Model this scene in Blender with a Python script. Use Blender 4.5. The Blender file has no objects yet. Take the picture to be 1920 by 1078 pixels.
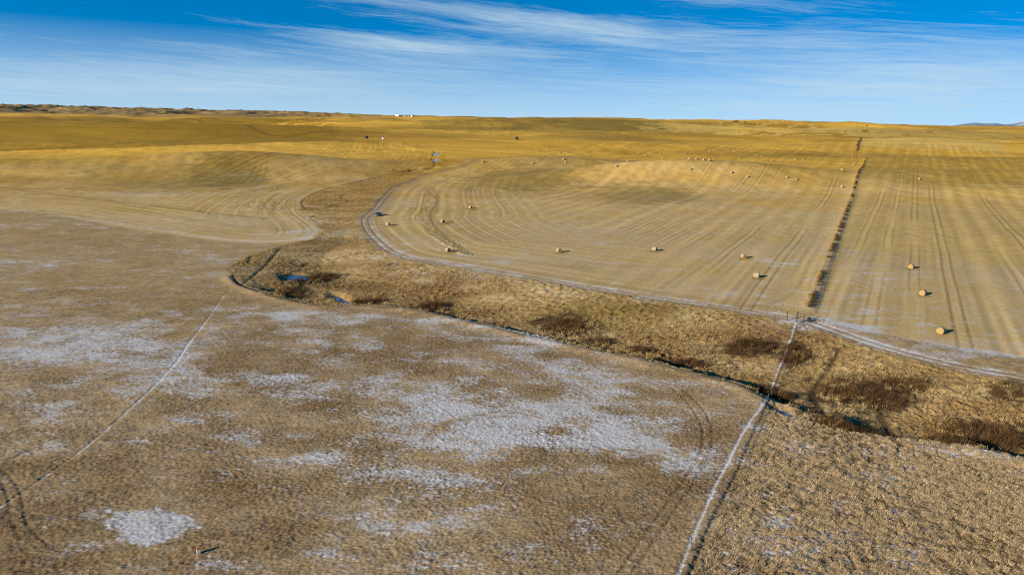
import bpy, math, random
import numpy as np
from mathutils import Vector, Matrix

random.seed(7)
rng = np.random.default_rng(11)
R = math.radians
S = bpy.context.scene
COL = S.collection

# ------------------------------------------------------------------ camera
H = 34.0                      # metres above the pasture
FPX = 1280.0                  # focal length in pixels of a 1920 wide picture
HZ = 224.5                    # row of the true horizon in the middle
PITCH = math.atan((539 - HZ) / FPX)
ROLL = R(0.72)
F_ = np.array([0, math.cos(PITCH), -math.sin(PITCH)])
R0 = np.array([1.0, 0, 0]); U0 = np.array([0, math.sin(PITCH), math.cos(PITCH)])
RR = math.cos(ROLL) * R0 + math.sin(ROLL) * U0
UU = -math.sin(ROLL) * R0 + math.cos(ROLL) * U0
cd = bpy.data.cameras.new('camera'); cam = bpy.data.objects.new('camera', cd); COL.objects.link(cam)
cd.sensor_width = 36.0; cd.lens = 36.0 * FPX / 1920.0
cd.clip_start = 0.5; cd.clip_end = 120000
cam.matrix_world = Matrix(((RR[0], UU[0], -F_[0], 0), (RR[1], UU[1], -F_[1], 0),
                           (RR[2], UU[2], -F_[2], H), (0, 0, 0, 1)))
S.camera = cam

# ------------------------------------------------------------------ noise
_perm = rng.permutation(4096).astype(np.int64)
_ang = rng.random(4096) * 2 * np.pi
_gx = np.cos(_ang); _gy = np.sin(_ang)

def perlin(x, y, seed=0):
    x0 = np.floor(x); y0 = np.floor(y)
    fx = x - x0; fy = y - y0
    xi = x0.astype(np.int64); yi = y0.astype(np.int64) + int(seed) * 57
    a0 = _perm[xi & 4095]; a1 = _perm[(xi + 1) & 4095]
    def g(a, yy, dx, dy):
        h = _perm[(a + yy) & 4095]
        return _gx[h] * dx + _gy[h] * dy
    n00 = g(a0, yi, fx, fy); n10 = g(a1, yi, fx - 1, fy)
    n01 = g(a0, yi + 1, fx, fy - 1); n11 = g(a1, yi + 1, fx - 1, fy - 1)
    u = fx * fx * fx * (fx * (fx * 6 - 15) + 10); v = fy * fy * fy * (fy * (fy * 6 - 15) + 10)
    a = n00 + u * (n10 - n00); b = n01 + u * (n11 - n01)
    return (a + v * (b - a)) * 1.5

def fbm(x, y, oct=4, seed=0, gain=0.5, lac=2.03):
    s = np.zeros_like(x); a = 1.0; t = 0.0
    for i in range(oct):
        s += a * perlin(x, y, seed + i * 3); t += a
        x = x * lac + 3.7; y = y * lac - 1.3; a *= gain
    return s / t

def sst(a, b, x):
    t = np.clip((x - a) / (b - a), 0, 1)
    return t * t * (3 - 2 * t)

# ------------------------------------------------------------------ big relief
def flat(px, py):             # point of the level plain seen at a picture position
    d = F_ * FPX + RR * (px - 960) - UU * (py - 539)
    t = -H / d[2]
    return d[0] * t, d[1] * t

# named rises: x, y, length sigma, width sigma, heading of the length (deg, 0 = +X), height
HILLS = [
    (-205, 415, 90, 27, 14, 7.0),     # mound in the left field
    (-150, 425, 40, 28, 20, 2.6),
    (-330, 470, 160, 40, 8, 2.2),
    (-420, 660, 240, 55, 12, 5.0),
    (-250, 620, 160, 45, 4, 3.2),
    (-140, 560, 90, 30, 12, 2.4),
    (-620, 900, 300, 80, 10, 12.0),
    (-180, 980, 260, 70, 6, 8.0),
    (15, 455, 55, 30, 8, 5.6),        # rise at the back of the middle field
    (110, 520, 120, 42, 6, 3.6),
    (78, 392, 54, 18, 10, 5.4),       # olive faced rise
    (140, 400, 70, 26, 6, 4.0),
    (300, 430, 120, 30, 0, 3.0),
    (120, 800, 320, 60, 3, 7.0),      # crest behind the far bales
    (480, 620, 160, 40, -4, 4.0),
    (470, 450, 140, 26, -6, 3.0),
    (360, 330, 110, 20, -8, 2.4),
    (620, 900, 260, 50, -5, 6.0),
    (-60, 1250, 300, 90, 6, 8.0),
    (260, 1700, 420, 120, 2, 13.0),   # long dark ridge on the skyline
    (-40, 1900, 300, 130, 6, 10.0),
    (900, 1500, 420, 90, -3, 9.0),
    (600, 2100, 500, 100, 0, 14.0),
]

def relief(x, y):
    d = np.hypot(x, y) + 1e-6
    b = x / np.maximum(y, 1.0)                     # bearing
    b = np.where(y > 0, np.clip(b, -3, 3), np.sign(x) * 3)
    crest = np.interp(b, [-1.0, -.75, -.5, -.3, -.14, 0, .17, .35, .5, .6, .75, 1.2],
                      [62, 60, 54, 50, 44, 43, 42, 38, 31, 27, 26, 26])
    z = crest * (sst(700, 3400, d) * 0.8 + sst(3000, 4200, d) * 0.2) - 30 * sst(4600, 9000, d)
    amp = sst(430, 1700, d)
    z += amp * 18.0 * fbm(x / 620 + y / 2600, y / 330, 4, 5)
    z += sst(700, 2200, d) * 6.0 * fbm(x / 210, y / 130, 3, 21)
    z += sst(230, 600, d) * 2.1 * fbm(x / 170 + y / 700, y / 80, 3, 9)
    z += sst(90, 200, d) * 0.45 * fbm(x / 60, y / 40, 2, 33)
    # eroded hills on the left skyline
    w = sst(-.12, -.38, b) * sst(2300, 2900, d) * sst(5200, 4200, d) * (y > 0)
    rid = 1 - np.abs(fbm(x / 300, y / 420, 4, 41)) * 2.4
    z += w * (30 * rid - 16)
    for (hx, hy, ls, ws, hd, hh) in HILLS:
        c, s = math.cos(R(hd)), math.sin(R(hd))
        u = ((x - hx) * c + (y - hy) * s) / ls
        v = (-(x - hx) * s + (y - hy) * c) / ws
        z += 1.45 * hh * np.exp(-0.5 * (u * u + v * v))
    return z

def march(zf, px, py):
    px = np.atleast_1d(np.asarray(px, float)); py = np.atleast_1d(np.asarray(py, float))
    d = F_[None] * FPX + RR[None] * (px[:, None] - 960) - UU[None] * (py[:, None] - 539)
    d /= np.hypot(d[:, 0], d[:, 1])[:, None]
    t = np.geomspace(25, 9000, 3500)
    X = d[:, 0:1] * t; Y = d[:, 1:2] * t; Z = H + d[:, 2:3] * t
    gap = Z - zf(X.ravel(), Y.ravel()).reshape(X.shape)
    hit = gap < 0
    k = np.argmax(hit, 1)
    out = np.zeros((len(px), 2))
    for i in range(len(px)):
        if not hit[i].any():
            j = int(np.argmin(gap[i] / t)); tt = t[j]       # skyline
        else:
            j = max(k[i], 1); g0, g1 = gap[i, j - 1], gap[i, j]
            tt = t[j - 1] + (t[j] - t[j - 1]) * g0 / (g0 - g1)
        out[i] = d[i, 0] * tt, d[i, 1] * tt
    return out

def line(pts, zf=None):
    a = np.array(pts, float)
    return march(zf or relief, a[:, 0], a[:, 1])

def spline(p, n=6):            # smooth polyline through world points (Catmull-Rom)
    p = np.asarray(p); q = np.vstack([2 * p[0] - p[1], p, 2 * p[-1] - p[-2]]); o = []
    for i in range(1, len(q) - 2):
        for t in np.linspace(0, 1, n, endpoint=False):
            a, b, c, e = q[i - 1], q[i], q[i + 1], q[i + 2]
            o.append(0.5 * (2 * b + (c - a) * t + (2 * a - 5 * b + 4 * c - e) * t * t + (3 * b - a - 3 * c + e) * t ** 3))
    o.append(q[-2]); return np.array(o)

# ------------------------------------------------------------------ outlines of the place
BANK = spline(line([(438, 520), (450, 533), (485, 546), (540, 562), (600, 572), (660, 573), (720, 574), (790, 584), (850, 596),
                    (915, 611), (980, 627), (1060, 645), (1130, 660), (1200, 674), (1260, 690), (1340, 708), (1400, 727),
                    (1440, 752), (1500, 772), (1560, 788), (1640, 812), (1700, 826), (1790, 834), (1920, 862), (2250, 950)]), 4)
TRACK = spline(line([(905, 297), (868, 311), (812, 325), (790, 331), (745, 350), (722, 371), (706, 392), (690, 405), (686, 416), (697, 438),
                     (725, 464), (770, 483), (850, 495), (1000, 520), (1150, 545), (1300, 567), (1400, 582),
                     (1500, 599), (1560, 617), (1640, 645), (1750, 675), (1830, 692), (1920, 708), (2250, 780)]), 5)
FENCE = line([(1517, 578), (1627, 287)])
FENCE_FAR = line([(1607, 284), (1614, 260)])
PASTURE_FENCE = line([(1262, 1100), (1322, 985), (1390, 860), (1440, 752), (1470, 668), (1492, 603)])
LEFT_EDGE = spline(line([(-400, 372), (0, 394), (100, 403), (250, 431), (330, 441), (420, 453), (520, 456), (585, 447), (606, 434),
                         (598, 422), (580, 409), (562, 394), (568, 378), (590, 362), (640, 347), (700, 332), (755, 320), (800, 304), (812, 287),
                         (800, 270)]), 4)
CREEK = [spline(line(p), 4) for p in (
    [(812, 282), (820, 290), (808, 298), (815, 306), (800, 314), (770, 319), (735, 327), (690, 336), (650, 345)],
    [(592, 404), (583, 410), (596, 416)],
    [(525, 466), (500, 492), (482, 510), (462, 527), (452, 534)],
    [(716, 467), (660, 474), (612, 480), (580, 484), (565, 492)],
    [(471, 480), (464, 492)],
    [(434, 519), (450, 534), (486, 547)],
    [(760, 326), (735, 330), (700, 335), (672, 341), (640, 348), (618, 352), (598, 359), (580, 368), (566, 380), (574, 392)],
    [(690, 352), (668, 360), (640, 366), (652, 376), (628, 384), (610, 390)],
    [(1575, 650), (1555, 680), (1527, 712), (1532, 732), (1550, 755)],
    [(1520, 738), (1510, 765), (1500, 776)],
    [(1650, 745), (1668, 778), (1682, 800), (1690, 845)],
    [(1440, 756), (1470, 768), (1490, 776)],
    [(1520, 787), (1590, 800), (1655, 812)],
)]

def seg_dist(x, y, poly, maxd, along=False):
    """distance to a polyline, capped; also the side (+ left of travel)"""
    D = np.full(x.shape, maxd, float); SG = np.zeros(x.shape); AL = np.zeros(x.shape)
    lo = poly.min(0) - maxd; hi = poly.max(0) + maxd
    idx = np.nonzero((x > lo[0]) & (x < hi[0]) & (y > lo[1]) & (y < hi[1]))[0]
    if len(idx) == 0: return D, SG, AL
    X = x[idx]; Y = y[idx]; dd = D[idx]; sg = SG[idx]; al = AL[idx]; acc = 0.0
    for i in range(len(poly) - 1):
        a = poly[i]; v = poly[i + 1] - a; L = math.hypot(*v)
        if L < 1e-6: continue
        m = np.nonzero((X > min(a[0], a[0] + v[0]) - maxd) & (X < max(a[0], a[0] + v[0]) + maxd) &
                       (Y > min(a[1], a[1] + v[1]) - maxd) & (Y < max(a[1], a[1] + v[1]) + maxd))[0]
        if len(m):
            px = X[m] - a[0]; py = Y[m] - a[1]
            t = np.clip((px * v[0] + py * v[1]) / (L * L), 0, 1)
            e = np.hypot(px - t * v[0], py - t * v[1])
            b = e < dd[m]; mm = m[b]
            dd[mm] = e[b]; sg[mm] = np.sign(v[0] * py[b] - v[1] * px[b]); al[mm] = acc + t[b] * L
        acc += L
    D[idx] = dd; SG[idx] = sg; AL[idx] = al
    return D, SG, AL

def inside(x, y, poly):
    r = np.zeros(x.shape, bool); n = len(poly)
    lo = poly.min(0); hi = poly.max(0)
    idx = np.nonzero((x > lo[0]) & (x < hi[0]) & (y > lo[1]) & (y < hi[1]))[0]
    X = x[idx]; Y = y[idx]; q = np.zeros(X.shape, bool)
    for i in range(n):
        a = poly[i]; b = poly[(i + 1) % n]
        if a[1] == b[1]: continue
        c = ((a[1] > Y) != (b[1] > Y))
        q ^= c & (X < (b[0] - a[0]) * (Y - a[1]) / (b[1] - a[1]) + a[0])
    r[idx] = q; return r

# ponds: flat frozen sheets in hollows
PONDS_PX = [
    ('near', [(531, 509), (545, 505), (562, 505), (575, 509), (566, 514), (553, 515), (540, 517)]),
    ('small', [(622, 536), (632, 537), (642, 543), (656, 548), (650, 550), (638, 546), (628, 542)]),
    ('creek_bend', [(758, 321), (772, 316), (786, 314), (785, 317), (772, 319), (760, 322)]),
    ('creek_thin', [(788, 317), (800, 315), (817, 313), (812, 315), (800, 317)]),
    ('creek_top', [(812, 289), (818, 286), (823, 287), (819, 291), (813, 292)]),
    ('culvert', [(1458, 763), (1472, 767), (1484, 773), (1481, 775), (1466, 770)]),
    ('ditch', [(1540, 788), (1580, 795), (1630, 804), (1655, 809), (1650, 812), (1590, 801)]),
    ('upper', [(809, 301), (817, 298), (822, 300), (816, 303)]),
]
PONDS = [(n, line(p)) for n, p in PONDS_PX]

STRAIGHT = (FENCE[1] - FENCE[0]) / np.linalg.norm(FENCE[1] - FENCE[0])
def fence_s(x, y):             # metres to the right of the fence line
    return (x - FENCE[0, 0]) * STRAIGHT[1] - (y - FENCE[0, 1]) * STRAIGHT[0]

MID_FIELD = np.vstack([TRACK[10:-22], ])      # closed below with the fence
_tk = TRACK[(TRACK[:, 0] < FENCE[0, 0] - 1)]
MID_POLY = np.vstack([_tk, FENCE[0] + np.array([0, -1.5]), FENCE[1] + STRAIGHT * 350, line([(1500, 262), (1250, 268), (1000, 276)])])
RIGHT_EDGE = line([(1530, 596), (1600, 612), (1700, 636), (1800, 652), (1920, 670), (2300, 740)])
RIGHT_POLY = np.vstack([RIGHT_EDGE, line([(2400, 400), (2100, 300)]), FENCE[1] + STRAIGHT * 200, FENCE[0] + np.array([2, 0])])
RF_FROST = np.vstack([line([(1533, 596), (1600, 612), (1700, 636), (1800, 652), (1920, 670), (2300, 740), (2300, 520), (1920, 501), (1720, 474), (1580, 468)])])
LEFT_POLY = np.vstack([LEFT_EDGE, line([(500, 262), (200, 262), (-500, 270)])])
VAL_POLY = np.vstack([BANK, line([(2250, 800), (1920, 712), (1750, 680), (1640, 650), (1560, 622), (1500, 604), (1300, 573), (1100, 543),
                                  (850, 500), (770, 488), (720, 466), (694, 440), (683, 416), (688, 404), (703, 392), (718, 371), (740, 350),
                                  (790, 330), (860, 311), (880, 298), (860, 288), (840, 282), (812, 284), (800, 304), (755, 320), (640, 347),
                                  (590, 362), (566, 378), (560, 394), (580, 409), (606, 434), (585, 449), (540, 457), (470, 478), (420, 505)])])

VAL_RING = np.vstack([VAL_POLY[len(BANK):], VAL_POLY[:1]])
def strip_mask(x, y, poly, w, soft, maxd=None):
    d, s, a = seg_dist(x, y, poly, maxd or (w + soft) * 1.5 + 1)
    return 1 - sst(w, w + soft, d), d, s, a

def full_height(x, y):
    """relief plus valley, banks, ponds, track: everything wider than half a metre"""
    z = relief(x, y)
    ins = inside(x, y, VAL_POLY)
    db, sb, _ = seg_dist(x, y, BANK, 60)
    dt, _, _ = seg_dist(x, y, TRACK, 60)
    dl, _, _ = seg_dist(x, y, VAL_RING, 40)
    near_bank = sst(0.0, 3.6, db + 1.6 * fbm(x / 6, y / 6, 3, 61) - .5)
    v = ins * near_bank * sst(0, 24, dl) * (.25 + .75 * sst(235, 175, np.hypot(x, y)))
    z = z - 1.7 * v
    # lip of the bank
    z = z + 0.25 * np.exp(-((db - 1.0) / 1.4) ** 2) * (~ins)
    for c in CREEK:
        d, _, _ = seg_dist(x, y, c, 6)
        z = z - 0.14 * np.exp(-(d / 0.5) ** 2)
    for n, p in PONDS:
        q = np.vstack([p, p[:1]])
        d, _, _ = seg_dist(x, y, q, 6)
        i = inside(x, y, p)
        dp_ = .75 if math.hypot(*p.mean(0)) < 300 else .42
        z = z - np.where(i, dp_, dp_ * np.exp(-(d / 1.1) ** 2))
    # wheel ruts of the track
    z = z - 0.10 * np.exp(-((np.abs(dt) - 1.0) / 0.35) ** 2)
    dp, _, _ = seg_dist(x, y, PASTURE_FENCE, 6)
    z = z + 0.12 * np.exp(-(dp / 0.9) ** 2)
    # weed bank below the field fence
    s = fence_s(x, y)
    al = (x - FENCE[0, 0]) * STRAIGHT[0] + (y - FENCE[0, 1]) * STRAIGHT[1]
    z = z + 0.35 * np.exp(-(s / 1.5) ** 2) * sst(-4, 4, al) * sst(640, 560, al)
    return z

def at(px, py):
    p = march(full_height, px, py); z = full_height(p[:, 0], p[:, 1])
    return np.column_stack([p, z])

# ------------------------------------------------------------------ ground sheet
def polar_grid():
    d = [24.0]
    while d[-1] < 26000:
        r = d[-1]
        d.append(r + max(0.075, min(0.45 * (r * r + H * H) / (H * 683), 0.0036 * r if r < 1500 else 0.006 * r, 60 + 0.03 * r)))
    d = np.array(d)
    a = np.concatenate([np.linspace(-180, -50, 27)[:-1], np.linspace(-50, -40, 60)[:-1],
                        np.linspace(-40, 40, 1300), np.linspace(40, 50, 60)[1:], np.linspace(50, 180, 27)[1:]])
    return d, np.radians(a)
DR, AZ = polar_grid()
NR, NA = len(DR), len(AZ)
gx = (DR[:, None] * np.sin(AZ)[None]).ravel(); gy = (DR[:, None] * np.cos(AZ)[None]).ravel()
gd = np.repeat(DR, NA)
print('grid', NR, NA, NR * NA, flush=True)

gz = full_height(gx, gy)
near = np.nonzero(gd < 420)[0]
X, Y, D = gx[near], gy[near], gd[near]
# --- zones (1 inside)
Zmid = inside(gx, gy, MID_POLY).astype(float)
Zright = inside(gx, gy, RIGHT_POLY).astype(float)
Zleft = inside(gx, gy, LEFT_POLY).astype(float)
Zval = inside(gx, gy, VAL_POLY).astype(float)
dT, sT, aT = seg_dist(gx, gy, TRACK, 160)
dB, sB, aB = seg_dist(gx, gy, BANK, 60)
dL, sL, aL = seg_dist(gx, gy, LEFT_EDGE, 160)
sF = fence_s(gx, gy)
aF = (gx - FENCE[0, 0]) * STRAIGHT[0] + (gy - FENCE[0, 1]) * STRAIGHT[1]
dP, sP, aP = seg_dist(gx, gy, PASTURE_FENCE, 12)
stub = np.clip(Zmid + Zright + Zleft, 0, 1) * (1 - Zval * (1 - Zmid))
Zval = Zval * (1 - Zmid)
past = np.clip(1 - stub - Zval, 0, 1)

# --- large and middle noise
nL = fbm(gx / 45, gy / 30, 4, 71)
nM = fbm(gx / 9, gy / 7, 4, 75)
nS = fbm(gx / 1.6, gy / 1.4, 3, 79)
nW = fbm(gx / 2.6 + gy / 9, gy / 1.1 - gx / 7, 3, 83)

frost_big = np.zeros(len(near))
# --- fine relief: tufts (fades where the mesh gets too coarse to carry it)
def tufts(x, y, wl, seed):
    n = perlin(x / wl, y / wl, seed)
    return np.clip(n + 0.15, 0, 1) ** 1.0
fade1 = sst(260, 120, D); fade2 = sst(150, 80, D)
side = sst(-1, 4, (seg_dist(X, Y, PASTURE_FENCE, 80)[1] < 0) * seg_dist(X, Y, PASTURE_FENCE, 80)[0]) * (past[near] > 0)
rt = side                                                   # rough grass right of the pasture fence
WX = X * .87 + Y * .5; WY = -X * .5 + Y * .87
amp = 0.055 * past[near] * (1 - .55 * np.clip(frost_big, 0, 1)) + 0.20 * Zval[near] * (.5 + np.clip(fbm(X / 16, Y / 12, 2, 151) + .4, 0, 1)) + (0.025 + .10 * np.clip(nL[near] + .25, 0, .5) * sst(90, 200, D)) * stub[near] + 0.07 * rt
amp *= 1 - 0.8 * np.exp(-(dT[near] / 2.0) ** 2)
fine = (0.45 * tufts(WX / 1.5, WY, 0.9, 101) * fade1 * np.where(Zval[near] > 0, 2.2, 1.0) + 0.7 * tufts(WX / 1.7, WY, 0.40, 105) * fade2 + 0.6 * perlin(WX / .36, WY / .19, 109) * fade2)
fine += rt * .6 * np.clip(perlin(X / .95, Y / .95, 117) + .1, 0, 1) * fade2
gz[near] += amp * fine * (0.75 + 0.8 * np.clip(nM[near] + .3, 0, 1))

# --- tracks and paths on the ground
def path(pts, n=5): return spline(line(pts, full_height), n)
COW = path([(-60, 990), (0, 950), (60, 910), (160, 838), (250, 760), (300, 712), (335, 672), (352, 645), (380, 610), (405, 575), (418, 556), (432, 543)])
FPATH = path([(1262, 1100), (1272, 1075), (1310, 980), (1350, 893), (1400, 798), (1433, 752), (1452, 712), (1472, 662), (1484, 630), (1490, 606)])
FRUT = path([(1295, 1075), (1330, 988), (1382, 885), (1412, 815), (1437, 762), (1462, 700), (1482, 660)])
TYRES = [path([(1150, 1090), (1200, 1015), (1250, 945), (1306, 866), (1318, 820), (1312, 790), (1290, 755), (1262, 728)]),
         path([(1175, 1090), (1222, 1020), (1270, 950), (1325, 868), (1335, 820), (1330, 785), (1305, 752), (1280, 730)]),
         path([(-40, 868), (0, 880), (22, 897), (38, 922), (44, 950), (50, 978), (70, 1003), (110, 1032)]),
         path([(-40, 890), (0, 902), (14, 930), (20, 968), (30, 995), (40, 1010)]),
         path([(20, 862), (45, 848), (66, 842)]), path([(-30, 868), (0, 862), (20, 858), (52, 846)])]
DARK_LINES = [(path([(-60, 345), (0, 352), (80, 362), (160, 371), (240, 381)]), 1.1, .75),
              (path([(270, 385), (340, 392), (400, 400), (460, 407), (503, 410)]), 1.5, .75),
              (path([(350, 412), (430, 421), (500, 428), (545, 431)]), 1.2, .5),
              (path([(330, 377), (430, 371), (490, 362), (540, 352)]), 1.2, .45),
              (path([(-40, 285), (0, 282), (80, 279), (140, 276), (220, 270), (320, 264), (400, 259)]), 3.0, .8),
              (path([(290, 222), (380, 231), (470, 239), (620, 246)]), 4.0, .9),
              (path([(840, 262), (900, 266), (960, 269)]), 4.0, .7), (path([(1180, 251), (1330, 253), (1500, 257), (1610, 258)]), 4.0, .7),
              (path([(1690, 281), (1790, 287), (1920, 291)]), 3.0, .6), (path([(60, 236), (200, 240), (330, 243)]), 4.0, .6),
              (path([(620, 248), (700, 250), (820, 252)]), 4.0, .5), (path([(1500, 240), (1640, 243), (1900, 246)]), 5.0, .6),
              (path([(870, 480), (1000, 494), (1100, 503)]), 2.6, .35),
              (path([(960, 465), (1080, 492), (1200, 500)]), 2.2, .30),
              (path([(480, 308), (470, 328), (450, 345)]), .9, .7), (path([(490, 308), (484, 328), (465, 345)]), .9, .6),
              (path([(500, 308), (497, 328), (480, 346)]), .8, .5),
              (path([(520, 362), (500, 380), (492, 395)]), .8, .7), (path([(512, 375), (515, 388), (505, 402)]), .8, .6),
              (path([(805, 362), (820, 377), (805, 405), (815, 425), (840, 450), (880, 478)]), .9, .75),
              (path([(1280, 570), (1395, 575), (1470, 560), (1510, 520)]), .5, .5)]
STAND = [np.array(line(p, full_height)) for p in (           # standing stubble left between passes
    [(792, 355), (812, 352), (824, 372), (806, 398), (812, 424), (850, 452), (890, 480), (860, 476), (800, 440), (780, 410), (790, 385)],
    [(430, 388), (480, 373), (520, 371), (556, 377), (548, 388), (520, 397), (478, 394)],
    [(470, 357), (520, 347), (535, 348), (505, 360)])]
stand = np.zeros_like(gx)

rough_side = ((sP < 0) & (dP < 12)).astype(float) * 0
kA = np.ones_like(gx)                # albedo factor
frost = np.zeros_like(gx)
def mark(poly, w, k, depth=0.0, fr=0.0, maxd=None, soft=None):
    """line on the ground: a rut with albedo factor and depth, some factors painting shade"""
    global kA, frost, gz
    pw = np.maximum(w, 0.00075 * gd)                        # never thinner than the mesh can hold
    d, s, a = seg_dist(gx, gy, poly, max(4 * w, 6))
    g = np.exp(-(d / pw) ** 2) * (w / pw) ** 0.6
    g *= 0.75 + 0.5 * np.clip(nS + .2, -.6, .6)
    kA = kA * (1 + (k - 1) * g); frost = frost + fr * g; gz = gz - depth * np.exp(-(d / pw) ** 2)
mark(COW, .17, .95, .05, .55)
mark(FPATH, .18, 1.0, .06, .95)
mark(FRUT, .20, .60, .10, .10)  # the rut's shadow line is painted in as darker albedo
for t in TYRES: mark(t, .19, .66, .04)
for p, w, k in DARK_LINES: mark(p, w, 1 - .42 * k, 0.0)
for c in CREEK: mark(c, .45, .30, 0.0)
for p in STAND:
    i = inside(gx, gy, p); kA[i] *= .90 + .5 * nS[i]; gz[i] += .03 + .30 * np.clip(nS[i], 0, 1); stand[i] = 1
for p in ([(848, 596), (900, 607), (985, 628)], [(1325, 704), (1400, 726), (1440, 748)], [(500, 552), (545, 563), (600, 573)], [(700, 575), (745, 577)]): mark(path(p), .45, .48, .05)  # shadow under the bank edge, painted as dark lines
for p, w, f_ in (([(-60, 292), (0, 293), (150, 294), (300, 286), (430, 279)], 4.5, .34), ([(-40, 340), (0, 345), (120, 356), (250, 366), (400, 363), (520, 346)], 4.0, .34),
                 ([(-60, 384), (0, 391), (100, 402), (255, 425), (420, 448), (520, 452), (585, 443)], 1.8, .40), ([(470, 440), (560, 434), (596, 420), (580, 405)], 2.2, .34), ([(430, 330), (480, 322), (560, 300), (620, 296)], 4.0, .26)):
    mark(path(p), w, 1.06, 0, f_)
# bank face: bare dark soil, with its shade painted into the albedo
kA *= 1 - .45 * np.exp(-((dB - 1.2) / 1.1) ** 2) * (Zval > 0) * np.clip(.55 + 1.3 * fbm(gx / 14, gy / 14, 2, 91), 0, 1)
# ruts of the main track
rut = np.exp(-((dT - 1.0) / np.maximum(.42, .0006 * gd)) ** 2); mid = np.exp(-(dT / .5) ** 2); trk = 1 - sst(2.0, 3.2, dT)
# swath lines of the stubble: lanes parallel to the fence, bending along the track and the creek
def hash1(k): return np.modf(np.abs(np.sin(k * 12.9898) * 43758.5453))[0]
def lanes(s, along, pitch, seed):
    s = s + 0.5 * fbm(along / 60, s / 40, 2, seed)
    k = np.floor(s / pitch); r = hash1(k + seed)
    f = s - (k + .5) * pitch
    ww = np.maximum(.32, .0011 * gd)
    on = (r > .22) * np.clip(.62 + 1.5 * perlin(along / 90 + 11 * r, k * 3.1, seed + 3), 0, 1)
    ruts = (np.exp(-((f - 1.0) / ww) ** 2) + np.exp(-((f + 1.0) / ww) ** 2)) * on * (.30 / ww) ** .5
    chaff = np.cos(2 * np.pi * f / pitch) * (.5 + .8 * hash1(k + seed + 5.5))
    thin = np.cos(2 * np.pi * s / 2.3) * sst(330, 150, gd) * np.clip(.4 + 1.5 * perlin(along / 45, s / 9, seed + 8), 0, 1.3)
    return ruts, chaff, thin
sR = sF * math.cos(R(2.2)) - aF * math.sin(R(2.2)) * 1.0
sFF = np.where(sF > 0, sR, sF)
r1, c1, t1 = lanes(sFF, aF, 7.0, 3.0)
dTs = np.where(Zmid > 0, dT, 1e3); dLs = np.where(Zleft > 0, dL, 1e3)
r2, c2, t2 = lanes(dT, aT, 4.6, 9.0)
r3, c3, t3 = lanes(dL, aL, 5.0, 15.0)
wT = Zmid * sst(78, 48, dT + 10 * nL) * sst(-15, -70, sF); wL = Zleft * sst(120, 80, dL); wF = np.clip(Zmid + Zright - wT, 0, 1)
ruts = r1 * wF + .7 * r2 * wT + .8 * r3 * wL; chaff = c1 * wF + 1.35 * c2 * wT * (.6 + nL) + 1.6 * c3 * wL * (.6 + nL); thin = t1 * wF + t2 * wT + t3 * wL
kA *= (1 - .46 * np.clip(ruts, 0, 1)) * (1 + .12 * chaff) * (1 + .13 * thin)
gz -= (.06 * np.clip(ruts, 0, 1.5) - .012 * thin) * sst(260, 140, gd)

# --- base albedo
def mix(c, d, t): return c + (np.asarray(d) - c) * t[:, None]
ch = np.full(gx.shape, 1.0)
C_PAST = np.array([.318, .228, .126]); C_PAST2 = np.array([.175, .112, .052])
C_STUB = np.array([.440, .318, .165]); C_STUB2 = np.array([.400, .272, .092])
C_VAL = np.array([.350, .235, .100]); C_VAL2 = np.array([.165, .095, .034])
C_GOLD = np.array([.560, .322, .036]); C_GOLD2 = np.array([.270, .150, .012])
base = np.tile(C_PAST, (len(gx), 1))
base = mix(base, C_PAST2, np.clip(.45 + 1.1 * nM + .6 * nL + .5 * nS, 0, 1))
stb = mix(np.tile(C_STUB, (len(gx), 1)), C_STUB2, np.clip(.35 + .8 * nL + .4 * nM, 0, 1))
nV = fbm(gx / 26 + gy / 60, gy / 15, 4, 171)
val = mix(np.tile(C_VAL, (len(gx), 1)), C_VAL2, np.clip(.30 + .8 * nM + 1.3 * nV + .4 * nS + .22 * sst(30, 8, dB) + .28 * sst(160, 215, gd), 0, 1))
val = mix(val, np.array([.40, .30, .155]), np.clip(-1.6 * nV + .2 * sst(10, 40, dB) - .1, 0, .8))
base = mix(base, np.array([.335, .232, .105]), sst(80, 170, gd) * .55)
base = base * (1 - stub)[:, None] + stb * stub[:, None]
vs = Zval * sst(0, 7, dB + 3 * nM)
base = base * (1 - vs)[:, None] + val * vs[:, None]
nF = fbm(gx / 520 + gy / 2200, gy / 260, 4, 131)
gold = mix(np.tile(C_GOLD, (len(gx), 1)), C_GOLD2, np.clip(.42 + 1.9 * nF + .5 * nL * sst(1600, 600, gd), 0, 1))
farm = sst(190, 590, gd + 110 * nL)
base = base * (1 - .92 * farm)[:, None] + gold * (.92 * farm)[:, None]
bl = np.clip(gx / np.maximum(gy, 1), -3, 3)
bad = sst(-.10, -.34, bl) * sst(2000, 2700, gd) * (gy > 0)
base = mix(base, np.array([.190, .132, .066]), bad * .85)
def fieldpoly(pts, col, k, soft=0):
    global base
    i = inside(gx + 200 * nL * sst(600, 1800, gd), gy + (260 * nL + 200 * nF) * sst(600, 1800, gd), line(pts, full_height)).astype(float)
    base = mix(base, np.array(col), i * k)
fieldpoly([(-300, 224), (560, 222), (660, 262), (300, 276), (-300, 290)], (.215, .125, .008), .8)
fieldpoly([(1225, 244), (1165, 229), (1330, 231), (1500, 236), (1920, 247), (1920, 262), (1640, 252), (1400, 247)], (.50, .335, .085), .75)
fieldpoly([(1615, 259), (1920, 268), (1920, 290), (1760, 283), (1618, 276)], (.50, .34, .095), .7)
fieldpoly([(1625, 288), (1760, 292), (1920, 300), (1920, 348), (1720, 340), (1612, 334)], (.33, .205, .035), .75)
fieldpoly([(870, 246), (960, 232), (1180, 226), (1226, 243), (1190, 246), (1000, 243)], (.170, .115, .022), .8)
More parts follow.
